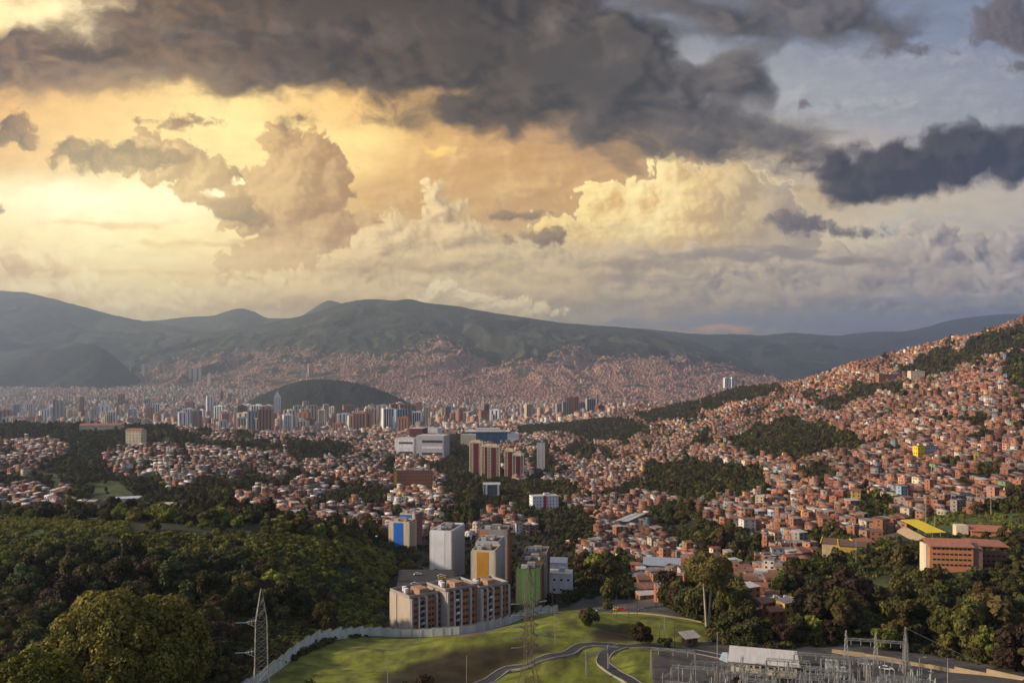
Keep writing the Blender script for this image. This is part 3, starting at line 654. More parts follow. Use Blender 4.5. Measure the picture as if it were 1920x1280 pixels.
def leaf_mat(name, c, c2, hue=0.438):
    m = bpy.data.materials.new(name); m.use_nodes = True; nt = m.node_tree; q = G(nt); b = nt.nodes['Principled BSDF']
    b.inputs['Roughness'].default_value = 0.7; b.inputs['Specular IOR Level'].default_value = 0.15
    tc = q.n('ShaderNodeTexCoord').outputs['Object']; oi = q.n('ShaderNodeObjectInfo').outputs['Random']
    n1 = q.noise(tc, 3.0, 3, 0.6); col = q.mix(q.step(n1, 0.35, 0.68), (*c, 1), (*c2, 1))
    n2 = q.noise(tc, 22.0, 2, 0.6)
    k = q.m('MULTIPLY', q.m('MULTIPLY_ADD', oi, 1.0, 0.5), q.step(n2, 0.3, 0.7, 0.65, 1.35))
    col = q.v('MULTIPLY', col, q.v('MULTIPLY_ADD', (1, 1, 1), q.n('ShaderNodeCombineXYZ').outputs[0], (0, 0, 0)))
    cx = [x for x in nt.nodes if x.bl_idname == 'ShaderNodeCombineXYZ'][-1]
    for i in range(3): q.put(cx.inputs[i], k)
    # some trees lean towards brown, some towards yellow green
    h = q.n('ShaderNodeHueSaturation'); q.put(h.inputs['Hue'], q.m('MULTIPLY_ADD', q.m('FRACT', q.m('MULTIPLY', oi, 7.31)), 0.065, hue)); q.put(h.inputs['Color'], col)
    h.inputs['Saturation'].default_value = 0.95
    q.put(b.inputs['Base Color'], h.outputs[0])
    t = q.n('ShaderNodeBsdfTranslucent'); q.put(t.inputs[0], h.outputs[0]); mx = q.n('ShaderNodeMixShader'); mx.inputs[0].default_value = 0.22
    nt.links.new(b.outputs[0], mx.inputs[1]); nt.links.new(t.outputs[0], mx.inputs[2]); nt.links.new(mx.outputs[0], nt.nodes['Material Output'].inputs[0])
    return m
LEAF = {
 'dark': leaf_mat('leaves_dark', (0.036, 0.052, 0.016), (0.085, 0.102, 0.026)),
 'olive': leaf_mat('leaves_olive', (0.065, 0.072, 0.018), (0.14, 0.135, 0.03)),
 'brown': leaf_mat('leaves_brownish', (0.048, 0.038, 0.019), (0.085, 0.064, 0.028)),
 'fresh': leaf_mat('leaves_fresh', (0.12, 0.145, 0.02), (0.23, 0.245, 0.038), 0.452),
}
BARK = mat('bark', (0.10, 0.08, 0.06), 0.95, var=0.4, scale=3)
PALE = mat('pale_bark', (0.42, 0.36, 0.28), 0.9, var=0.3, scale=2)
def trunk_mesh(name, h, r, limbs=5, seed=0, m=None):
    mb = MB(); rr = random.Random(seed); x = y = 0; z = -0.15; n = 4
    for i in range(n):
        x2 = x + rr.uniform(-.05, .05) * h; y2 = y + rr.uniform(-.05, .05) * h; z2 = -0.15 + (h + .15) * (i + 1) / n
        mb.bar((x, y, z), (x2, y2, z2), r * (1 - .18 * i), 6, r * (1 - .18 * (i + 1)))
        x, y, z = x2, y2, z2
    for i in range(limbs):
        a = i * 2.4 + rr.random(); l = h * rr.uniform(.45, .8); zb = h * rr.uniform(.55, .95)
        mb.bar((x * zb / h, y * zb / h, zb), (math.cos(a) * l * .6, math.sin(a) * l * .6, zb + l * .6), r * .4, 5, r * .12)
    return mb.mesh(name, m or BARK)
TREEK = {}           # kind -> (crown meshes, trunk mesh, words, object name)
def init_trees():
    for kind, nn, leaf, word, nm in (('round', 2600, 0.075, 'round-crowned', 'broadleaf_tree'), ('tall', 2400, 0.08, 'tall narrow-crowned', 'tall_tree'),
                               ('umbrella', 1500, 0.07, 'flat-crowned', 'umbrella_tree'), ('cypress', 1800, 0.085, 'pointed dark', 'cypress_tree'),
                               ('open', 1100, 0.07, 'thin airy', 'open_crowned_tree'), ('bush', 1300, 0.075, 'low bushy', 'shrub')):
        for lf in LEAF:
            TREEK[kind, lf] = ([crown_mesh('crown_mesh', kind, nn, leaf, 11 * s + len(kind), LEAF[lf]) for s in (1, 2)], word, nm)
    for s in ('round', 'tall', 'cypress', 'umbrella', 'open', 'bush'):
        hh = {'round': .9, 'tall': 1.2, 'cypress': .8, 'umbrella': 1.6, 'open': 1.4, 'bush': .3}[s]
        TREEK['trunk', s] = [trunk_mesh('trunk_mesh', hh, 0.07, 5, s2) for s2 in (1, 2)]
CW = {'dark': 'dark green', 'olive': 'olive green', 'brown': 'brownish', 'fresh': 'bright green'}
def add_tree(x, y, r, kind='round', lf='dark', hs=1.0, seed=0, label=None, z=None):
    z = Hs(x, y) if z is None else z
    cms, word, nm = TREEK[kind, lf]
    o = empty(nm, (x, y, z), (seed * 2.399) % 6.28); o.scale = (r, r, r * hs)
    link('crown', cms[seed % 2], o); link('trunk', TREEK['trunk', kind][seed % 2], o)
    size = 'small' if r < 3.2 else ('large' if r > 5.2 else 'mid-sized')
    if label: tag(o, label, 'shrub' if kind == 'bush' else 'tree', 'trees and shrubs growing on their own')
    else: pool(o, '%s %s %s %s' % (size, CW[lf], word, 'shrub' if kind == 'bush' else 'tree'), 'shrub' if kind == 'bush' else 'tree', 'trees of the slopes and gullies', (x, y, z + r))
    return o
EXCL = []            # discs (x, y, r) kept free for buildings
VIEWX = []           # (px0, px1, Y0, Y1) kept free of trees so that what stands behind shows
def free(x, y, pad=0.0):
    ok = np.ones(np.shape(x), bool)
    for (a, b, r) in EXCL: ok &= (x - a) ** 2 + (y - b) ** 2 > (r + pad) ** 2
    return ok
def scatter(cell, y0, y1, seed, ang=0.35):
    """jittered grid over the visible sector"""
    r = np.random.default_rng(seed); w = 0.72 * y1
    gx = np.arange(-w, w * 1.9, cell[0]); gy = np.arange(-w, y1 * 1.3, cell[1]); A, B = np.meshgrid(gx, gy); i = np.arange(len(gx))[None, :] * np.ones_like(A); j = np.arange(len(gy))[:, None] * np.ones_like(A)
    A = A + r.uniform(-.5, .5, A.shape) * cell[2]; B = B + r.uniform(-.5, .5, A.shape) * cell[2]
    x = A * math.cos(ang) - B * math.sin(ang); y = A * math.sin(ang) + B * math.cos(ang)
    k = (y > y0) & (y < y1); x, y, i, j = x[k], y[k], i[k], j[k]
    px = CX + x / y * F; k = (px > -190) & (px < 2150)
    return x[k], y[k], i[k], j[k]
def cover_xy(x, y):
    px = CX + x / y * F; py = HY - H_at(x, y) / y * F
    return cover_at(px, py, y), px, py
def inst_stuff(name, pts, scale, rot, obj, label, cat):
    me = bpy.data.meshes.new(name); me.vertices.add(len(pts)); me.vertices.foreach_set('co', np.asarray(pts, np.float32).ravel())
    a = me.attributes.new('sc', 'FLOAT_VECTOR', 'POINT'); a.data.foreach_set('vector', np.asarray(scale, np.float32).ravel())
    a = me.attributes.new('ro', 'FLOAT_VECTOR', 'POINT'); rv = np.zeros((len(pts), 3), np.float32); rv[:, 2] = rot; a.data.foreach_set('vector', rv.ravel())
    o = link(name, me); tag(o, label, cat, kind='stuff')
    ng = bpy.data.node_groups.new(name + '_scatter', 'GeometryNodeTree')
    ng.interface.new_socket('Geometry', in_out='INPUT', socket_type='NodeSocketGeometry'); ng.interface.new_socket('Geometry', in_out='OUTPUT', socket_type='NodeSocketGeometry')
    gi = ng.nodes.new('NodeGroupInput'); go = ng.nodes.new('NodeGroupOutput'); ip = ng.nodes.new('GeometryNodeInstanceOnPoints'); oi = ng.nodes.new('GeometryNodeObjectInfo')
    oi.inputs['Object'].default_value = obj; oi.transform_space = 'ORIGINAL'; oi.inputs['As Instance'].default_value = True
    s1 = ng.nodes.new('GeometryNodeInputNamedAttribute'); s1.data_type = 'FLOAT_VECTOR'; s1.inputs['Name'].default_value = 'sc'
    s2 = ng.nodes.new('GeometryNodeInputNamedAttribute'); s2.data_type = 'FLOAT_VECTOR'; s2.inputs['Name'].default_value = 'ro'
    L = ng.links.new; L(gi.outputs[0], ip.inputs['Points']); L(oi.outputs['Geometry'], ip.inputs['Instance']); L(s1.outputs['Attribute'], ip.inputs['Scale']); L(s2.outputs['Attribute'], ip.inputs['Rotation']); L(ip.outputs[0], go.inputs[0])
    md = o.modifiers.new('scatter', 'NODES'); md.node_group = ng
    return o
def scrub(px, py, y):
    return (y < 560) & (PIP(px, py, [(-100, 985), (330, 1000), (520, 1005), (745, 1010), (748, 1110), (700, 1190), (640, 1190), (575, 1130), (470, 1060), (250, 1052), (-100, 1060)]) | PIP(px, py, [(1500, 1085), (1700, 1075), (1720, 1115), (1560, 1130)]))
def build_trees():
    X, Y_, Rr = [], [], []
    for (cell, y0, y1, rr, sd) in (((8.0, 8.0, 6.5), 135, 620, (3.2, 7.4), 1), ((8.5, 8.5, 6), 620, 1500, (2.8, 5.0), 2), ((10, 10, 8), 1500, 3000, (3.4, 6.0), 3)):
        x, y, i, j = scatter(cell, y0, y1, sd); c, px, py = cover_xy(x, y)
        r = np.random.default_rng(sd + 90); rad = r.uniform(*rr, len(x))
        pr = np.where(c == 0, 1.0, np.where(c == 1, np.where(px < 1120, .11, .05), np.where(c == 4, 0.05, np.where(c == 3, 0.06, np.where(c == 6, 0.8, 0.0)))))
        pr = np.where((y < 560) & (px < 740) & (c == 0) & (py < 1035), 0.30, pr); pr = np.where((y < 620) & (px < 340) & (py < 1015), 0.05, pr); pr = np.where((y > 480) & (y < 700) & (px < 740) & (c != 1), .6, pr)
        pr = np.where((c == 1) & (y > 1500), 0.10, pr)
        pr = np.where((y < 620) & (c != 0) & (c != 6), 0.0, pr)
        rad = np.where(c != 0, rad * 0.7, rad); rad = np.where(c == 6, rad * .8, rad); rad = np.where((y < 480) & (px < 740) & (py < 1060), rad * 0.6, rad)
        sb = scrub(px, py, y); pr = np.where(sb & (c == 0), .2, pr); rad = np.where(sb, rad * .6, rad)
        rad = np.where((y < 560) & (px > 1400) & (py < 1110), rad * 0.7, rad)
        k = (r.random(len(x)) < pr) & free(x, y, 1.0) & visible(x, y, 10, 2)
        for (p0, p1, a0, a1, *cap) in VIEWX:
            inn = (px > p0) & (px < p1) & (y > a0) & (y < a1); rad = np.where(inn, np.minimum(rad, cap[0] if cap else 1.6 + a0 / 600), rad)
            if cap: continue
            k &= ~(inn & ((r.random(len(x)) < .35) | (y < 420)))
        X.append(x[k]); Y_.append(y[k]); Rr.append(rad[k])
    X = np.concatenate(X); Y_ = np.concatenate(Y_); Rr = np.concatenate(Rr); n = len(X)
    # far scattered city and valley trees
    r = np.random.default_rng(5); Z = H_at(X, Y_)
    px = CX + X / Y_ * F; py = HY - Z / Y_ * F
    left = (px < 760) & (Y_ < 500)
    u = r.random(n); nzv = fbm(X / 40, Y_ / 40, 3, 70) + (u - .5) * .5
    kinds = np.where(nzv > 0.22, 1, 0); lfs = np.where(nzv + (r.random(n) - .5) * .5 > 0.12, 1, 0)       # 0 dark,1 olive,2 brown,3 fresh
    lfs = np.where(r.random(n) < 0.14, 2, lfs); lfs = np.where(r.random(n) < 0.05, 3, lfs)
    lfs = np.where(left & (py < 1050), np.where(r.random(n) < .75, 3, 1), lfs)
    lfs = np.where((Y_ < 520) & (px > 1650) & (r.random(n) < .4), 1, lfs)
    rk = r.random(n); kind = np.where(rk < 0.05, 4, np.where(rk < 0.08, 2, np.where((rk < 0.10) & (Y_ > 500), 3, kinds)))
    kind = np.where(left & (py < 1050), 5, kind)
    hsv = r.uniform(0.8, 1.15, n)
    proj = Rr / Y_ * np.where((px > 0) & (px < 1920) & (py < 1330), 1, 0)
    order = np.argsort(-proj); top = np.zeros(n, bool); top[order[:262]] = True
    KN = ['round', 'tall', 'umbrella', 'cypress', 'open', 'bush']; LN = ['dark', 'olive', 'brown', 'fresh']
    first = {}
    for i in np.where(top)[0]:
        o = add_tree(float(X[i]), float(Y_[i]), float(Rr[i]), KN[kind[i]], LN[lfs[i]], float(hsv[i]), int(i % 97), z=float(Z[i]))
    # everything smaller: one mass per foliage
    rest = ~top; mask_near = Y_ < 620
    for li, lf in enumerate(LN):
        for kk, kn in ((0, 'round'), (1, 'tall')):
            sel = rest & (lfs == li) & ((kind == 1) if kk else (kind != 1))
            if sel.sum() == 0: continue
            proto = LOD(kn, lf)
            s = Rr[sel]; pts = np.stack([X[sel], Y_[sel], Z[sel] - 0.1 * s], 1)
            inst_stuff('woodland', pts, np.stack([s, s, s * hsv[sel]], 1), r.random(sel.sum()) * 6.28, proto, 'mass of smaller %s %s trees covering the gullies, slopes and gaps between houses' % (CW[lf], 'tall' if kk else 'rounded'), 'woodland')
_lod = {}
def LOD(kn, lf):
    """one more real tree of that foliage, standing in the far woods, whose crown the woodland repeats"""
    if (kn, lf) not in _lod:
        me = crown_mesh('crown_mesh', kn, 700, 0.15, 5 + len(_lod), LEAF[lf])
        i = len(_lod); x, y = W(870 + i * 5, 1180 + i * 9), 1180 + i * 9
        o = empty('broadleaf_tree' if kn == 'round' else 'tall_tree', (x, y, Hs(x, y))); o.scale = (4, 4, 4)
        _lod[kn, lf] = link('crown', me, o); link('trunk', TREEK['trunk', kn][0], o)
        pool(o, 'far %s %s tree' % (CW[lf], 'tall' if kn == 'tall' else 'rounded'), 'tree', 'trees of the slopes and gullies')
    return _lod[kn, lf]
def build_shrubs():
    """undergrowth that covers the wooded ground between the trunks"""
    for lf, sd, cell, y1 in (('dark', 21, 3.6, 720), ('olive', 22, 4.6, 720), ('fresh', 23, 2.7, 760)):
        x, y, i, j = scatter((cell, cell, cell * .9), 130, y1, sd); c, px, py = cover_xy(x, y); r = np.random.default_rng(sd)
        if lf == 'fresh': k = ((c == 3) | ((c == 0) & scrub(px, py, y))) & (fbm(x / 14, y / 14, 3, 8) > -0.2) & ((px < 900) | (r.random(len(x)) < .25))
        else: k = (c == 0) & ((px > 740) | (py > 1000)) & (~scrub(px, py, y) | (r.random(len(x)) < .22))
        k &= visible(x, y, 3, 3) & free(x, y, 0) & (px > -190) & (px < 2150) & (py < 1480)
        s = r.uniform(0.9, 2.1, k.sum()) * (1.1 if lf == 'fresh' else 1.15)
        pts = np.stack([x[k], y[k], H_at(x[k], y[k]) - 0.15], 1)
        proto = link('crown', crown_mesh('crown_mesh', 'bush', 260, 0.15, sd, LEAF[lf]))
        root = empty('shrub', at(30 + sd * 9, 330 + sd)); root.scale = (1.6,) * 3; proto.parent = root
        pool(root, 'knee-high %s undergrowth shrub' % CW[lf], 'shrub', 'trees of the slopes and gullies')
        inst_stuff('undergrowth', pts, np.stack([s, s, s], 1), r.random(k.sum()) * 6.28, proto, '%s undergrowth of weeds and low bushes covering the slopes' % CW[lf], 'undergrowth')
# ------------------------------------------------------------------ houses
WALLC = [('orange brick', (0.40, 0.185, 0.105)), ('brown brick', (0.27, 0.125, 0.075)), ('pinkish brick', (0.42, 0.22, 0.15)), ('cream plastered', (0.58, 0.50, 0.36)), ('white plastered', (0.68, 0.66, 0.62)),
         ('grey concrete', (0.27, 0.25, 0.23)), ('yellow painted', (0.62, 0.42, 0.12)), ('pale blue painted', (0.30, 0.42, 0.50)), ('green painted', (0.20, 0.34, 0.20)), ('rust red', (0.33, 0.10, 0.06))]
WALLP = [0.36, 0.19, 0.14, 0.09, 0.07, 0.06, 0.025, 0.02, 0.015, 0.03]
ROOFC = [('grey sheet roof', (0.30, 0.28, 0.27)), ('pale sheet roof', (0.56, 0.53, 0.50)), ('red tiled roof', (0.30, 0.15, 0.105)), ('rusty sheet roof', (0.24, 0.13, 0.085)), ('white sheet roof', (0.78, 0.76, 0.74)), ('flat concrete roof', (0.26, 0.22, 0.20))]
ROOFP = [0.20, 0.15, 0.19, 0.20, 0.05, 0.21]
def frusta(x, y, z0, z1, w0, d0, w1, d1, rot, tilt=None):
    n = len(x); sx = np.array([-.5, .5, .5, -.5]); sy = np.array([-.5, -.5, .5, .5]); c, s = np.cos(rot)[:, None], np.sin(rot)[:, None]
    V = np.zeros((n, 8, 3))
    for k, (w, d, z) in enumerate(((w0, d0, z0), (w1, d1, z1))):
        ax = sx[None] * np.asarray(w)[:, None]; ay = sy[None] * np.asarray(d)[:, None]
        V[:, k * 4:k * 4 + 4, 0] = x[:, None] + ax * c - ay * s; V[:, k * 4:k * 4 + 4, 1] = y[:, None] + ax * s + ay * c
        V[:, k * 4:k * 4 + 4, 2] = np.asarray(z)[:, None] + (0 if tilt is None else (sy > 0)[None] * np.asarray(tilt)[:, None])
    q = np.array([(4, 5, 6, 7), (0, 1, 5, 4), (1, 2, 6, 5), (2, 3, 7, 6), (3, 0, 4, 7)])
    Fc = (np.arange(n)[:, None, None] * 8 + q[None]).reshape(-1, 4)
    return V.reshape(-1, 3), Fc
class Bulk:
    def __init__(s): s.V = []; s.F = []; s.C = []; s.n = 0
    def add(s, VF, col):
        V, Fc = VF; s.V.append(V); s.F.append(Fc + s.n); s.n += len(V); s.C.append(np.repeat(col, 5, axis=0) if len(col) * 5 == len(Fc) else col)
    def build(s, name, label, cat, m):
        me = quick_mesh(name, np.concatenate(s.V), np.concatenate(s.F)); c = np.concatenate(s.C); c = np.concatenate([c, np.ones((len(c), 1))], 1).astype(np.float32)
        a = me.attributes.new('paint', 'FLOAT_COLOR', 'FACE'); a.data.foreach_set('color', c.ravel()); me.materials.append(m)
        o = link(name, me); return tag(o, label, cat, kind='stuff')
def house_part(cache, key, fn):
    if key not in cache: cache[key] = fn()
    return cache[key]
HC = {}
GLASS = mat('window_glass', (0.035, 0.04, 0.05), 0.2, var=0.2, scale=2, spec=0.5)
WOOD = mat('door_wood', (0.12, 0.07, 0.045), 0.7, var=0.3, scale=4)
def wallm(i): return mat('wall_' + WALLC[i][0].replace(' ', '_'), WALLC[i][1], 0.9, var=0.28, scale=0.9, randv=0.14, detail=6)
def roofm(i): return mat('roof_' + ROOFC[i][0].replace(' ', '_'), ROOFC[i][1], 0.8, var=0.4, scale=0.7, randv=0.15, stretch=(4, 0.6, 1), detail=6)
WIN = MB().box(0, 0, 0, 1.15, 0.10, 1.15).mesh('window_mesh', GLASS)
DOOR = MB().box(0, 0, 0, 1.1, 0.10, 2.1).mesh('door_mesh', WOOD)
def make_house(x, y, z, w, d, st, rot, wi, ri, seed):
    h = st * 2.75; w = round(w * 2) / 2; d = round(d * 2) / 2; rr = random.Random(seed)
    o = empty('house', (x, y, z), rot)
    def body():
        m = MB(); m.box(0, 0, -3.0, w, d, 3.0 + h)
        if st > 1:
            for k in range(1, st): m.box(0, 0, k * 2.75 - .12, w + .14, d + .14, .22)
        return m.mesh('wall_mesh', wallm(wi))
    link('wall', house_part(HC, ('b', w, d, st, wi), body), o)
    def roof():
        m = MB()
        if ri == 5:
            m.box(0, 0, h + .003, w - .02, d - .02, .14)
            for (a, b, sx, sy) in ((0, -d / 2 + .08, w, .15), (0, d / 2 - .08, w, .15), (-w / 2 + .08, 0, .15, d - .32), (w / 2 - .08, 0, .15, d - .32)): m.box(a, b, h + .146, sx, sy, .8)
        elif ri == 2:
            a, b, e = w / 2 + .45, d / 2 + .45, h + 1.5
            m.slab([(-a, -b, h + .05), (a, -b, h + .05), (a, 0, e), (-a, 0, e)], .15); m.slab([(-a, .003, e), (a, .003, e), (a, b, h + .05), (-a, b, h + .05)], .15)
            m.face([(-w / 2, -d / 2, h), (-w / 2, 0, e - .25), (-w / 2, d / 2, h)]); m.face([(w / 2, -d / 2, h), (w / 2, d / 2, h), (w / 2, 0, e - .25)])
        else:
            a, b = w / 2 + .35, d / 2 + .35
            m.slab([(-a, -b, h + .2), (a, -b, h + .2), (a, b, h + .95), (-a, b, h + .95)], .08)
            m.face([(-w / 2, -d / 2, h), (-w / 2, d / 2, h + .78), (-w / 2, d / 2, h)]); m.face([(w / 2, -d / 2, h), (w / 2, d / 2, h), (w / 2, d / 2, h + .78)])
            m.face([(-w / 2, d / 2 - .01, h), (-w / 2, d / 2 - .01, h + .78), (w / 2, d / 2 - .01, h + .78), (w / 2, d / 2 - .01, h)])
        return m.mesh('roof_mesh', roofm(ri))
    link('roof', house_part(HC, ('r', w, d, st, ri), roof), o)
    for k in range(st):
        xs = [-w * .27, w * .27] if k or w < 7 else [w * .28]
        for a in xs:
            if k == 0 and a < 0: continue
            link('window', WIN, o, (a, -d / 2 - .075, k * 2.75 + .95))
        side = -1 if math.cos(rot + math.pi / 2) * 0 + (x > 0) else 1
        link('window', WIN, o, (side * (w / 2 + .075), -d * .1, k * 2.75 + .95), R(90))
    link('door', DOOR, o, (-w * .25, -d / 2 - .03, 0.02))
    if rr.random() < .35 and ri == 5:
        link('water_tank', house_part(HC, 'tank', lambda: MB().bar((0, 0, 0), (0, 0, 1.1), .62, 10, .5).mesh('tank_mesh', mat('tank_plastic', (0.5, 0.52, 0.55), .5))), o, (w * .2, d * .2, h + .146))
    if rr.random() < .4 and st > 1:
        def bal():
            m = MB(); m.box(0, -.5, 0, w * .5, 1.0, .14); m.box(0, -.96, .14, w * .5, .06, .85); return m.mesh('balcony_mesh', wallm(5))
        link('balcony', house_part(HC, ('bal', w), bal), o, (w * .12, -d / 2 - .003, 2.72))
    pool(o, '%s %s house with %s' % (('one-storey', 'two-storey', 'three-storey', 'four-storey')[st - 1], WALLC[wi][0], ROOFC[ri][0]), 'house', 'houses packed on the slopes', (x, y, z + h / 2))
    return o
def build_houses():
    r = np.random.default_rng(17); X, Y_, I, J = [], [], [], []
    for (cell, y0, y1, sd, ang) in (((6.9, 7.9, .9), 345, 1500, 4, 0.42), ((7.8, 8.8, 1.4), 1500, 3400, 6, 0.30)):
        x, y, i, j = scatter(cell, y0, y1, sd, ang); X.append(x); Y_.append(y); I.append(i); J.append(j)
    X, Y_, I, J = map(np.concatenate, (X, Y_, I, J)); c, px, py = cover_xy(X, Y_)
    pr = 0.93 * np.ones(len(X)); pr = np.where((J % 7 == 6) , 0.05, pr); pr = np.where(I % 11 == 10, pr * 0.15, pr)
    k = (c == 1) & ((Y_ > 440) | ((px > 1170) & (px < 1530))) & (r.random(len(X)) < pr) & free(X, Y_, 4) & visible(X, Y_, 8, 1.5)
    X, Y_, px, py = X[k], Y_[k], px[k], py[k]; n = len(X); Z = H_at(X, Y_)
    w = r.uniform(5.6, 7.6, n); d = r.uniform(5.2, 7.8, n); big = r.random(n) < 0.05; w = np.where(big, w * 1.6, w); d = np.where(big, d * 1.25, d)
    st = r.choice([1, 2, 3, 4], n, p=[.34, .42, .19, .05]); rot = 0.42 + fbm(X / 150, Y_ / 150, 2, 55) * 0.9 + r.normal(0, .09, n)
    dz_ = fbm(X / 130, Y_ / 170, 3, 56); rot = np.where(dz_ > .12, rot - .8, np.where(dz_ < -.14, rot - .35, rot))
    wi = r.choice(10, n, p=np.array(WALLP) / sum(WALLP)); ri = r.choice(6, n, p=np.array(ROOFP) / sum(ROOFP))
    ri = np.where((px > 1100) & np.isin(ri, (1, 4)) & (r.random(n) < .62), r.choice([3, 5, 0, 5, 3], n), ri)
    wi = np.where((px > 1100) & np.isin(wi, (3, 4)) & (r.random(n) < .35), r.choice([0, 1, 2], n), wi)
    ri = np.where((px < 1060) & (r.random(n) < .4), r.choice([1, 2, 4, 3], n), ri)
    zl = np.minimum.reduce([H_at(X + a, Y_ + b) for a, b in ((-4, -4), (4, -4), (4, 4), (-4, 4))]); Z = np.minimum(Z, zl + 1.2)
    proj = (w * (st + 1)) ** .5 / Y_ * ((px > 5) & (px < 1915) & (py > 0)); order = np.argsort(-proj); top = np.zeros(n, bool); top[order[:285]] = True
    for q in np.where(top)[0]:
        make_house(float(X[q]), float(Y_[q]), float(Z[q]), float(min(w[q], 12)), float(d[q]), int(st[q]), float(rot[q]), int(wi[q]), int(ri[q]), int(q))
    s = ~top; X, Y_, Z, w, d, st, rot, wi, ri, px = [a[s] for a in (X, Y_, Z, w, d, st, rot, wi, ri, px)]; n = len(X); h = st * 2.75
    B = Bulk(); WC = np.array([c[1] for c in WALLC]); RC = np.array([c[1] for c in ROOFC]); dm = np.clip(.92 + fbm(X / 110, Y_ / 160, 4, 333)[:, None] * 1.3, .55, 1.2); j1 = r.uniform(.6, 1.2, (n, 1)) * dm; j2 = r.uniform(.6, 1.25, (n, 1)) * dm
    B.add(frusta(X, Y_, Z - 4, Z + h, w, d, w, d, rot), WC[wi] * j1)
    f = ri == 5; pr_ = ri == 2; sh = ~f & ~pr_
    for m_, z1, ww, dd, w1, d1, tl, th in ((f, 0.15, -.1, -.1, -.1, -.1, 0, .15), (sh, 0.1, .6, .6, .6, .6, .8, .1)):
        k = m_; B.add(frusta(X[k], Y_[k], Z[k] + h[k] + .01, Z[k] + h[k] + th + .05, w[k] + ww, d[k] + dd, w[k] + w1, d[k] + d1, rot[k], np.full(k.sum(), float(tl))), (RC[ri] * j2)[k])
    k = pr_; B.add(frusta(X[k], Y_[k], Z[k] + h[k] + .01, Z[k] + h[k] + 1.5, w[k] + .8, d[k] + .8, w[k] + .8, np.full(k.sum(), .15), rot[k]), (RC[ri] * j2)[k])
    # small upper rooms and tanks on flat roofs
    k = f & (r.random(n) < .5); B.add(frusta(X[k], Y_[k], Z[k] + h[k] + .1, Z[k] + h[k] + 2.3, w[k] * .45, d[k] * .45, w[k] * .45, d[k] * .45, rot[k]), (WC[wi] * j1)[k] * .95)
    # windows and doors: dark openings on the walls turned to the valley
    for fl in range(4):
        for (u, side) in ((-.27, 0), (.24, 0), (-.15, 1), (.2, 1)):
            k = (st > fl) & (Y_ < 2000) & (r.random(n) < .85); kk = np.where(k)[0]; m_ = len(kk)
            if side == 0: lx = u * w[kk]; ly = -d[kk] / 2 - .02; ww, dd = r.uniform(.9, 1.8, m_), np.full(m_, .12)
            else: lx = np.where(X[kk] > 0, -1, 1) * (w[kk] / 2 + .02); ly = u * d[kk]; ww, dd = np.full(m_, .12), r.uniform(.9, 1.6, m_)
            c_, s_ = np.cos(rot[kk]), np.sin(rot[kk]); z = Z[kk] + fl * 2.75 + .8
            B.add(frusta(X[kk] + lx * c_ - ly * s_, Y_[kk] + lx * s_ + ly * c_, z, z + 1.25, ww, dd, ww, dd, rot[kk]), np.tile([[.03, .03, .035]], (m_, 1)) * r.uniform(.6, 2.2, (m_, 1)))
    B.build('hillside_houses', 'thousands of small brick houses stepped up the slopes behind the nearer ones', 'houses', mat('masonry_mass', (.3, .3, .3), .9, var=.28, scale=.45, attr='paint', detail=6))
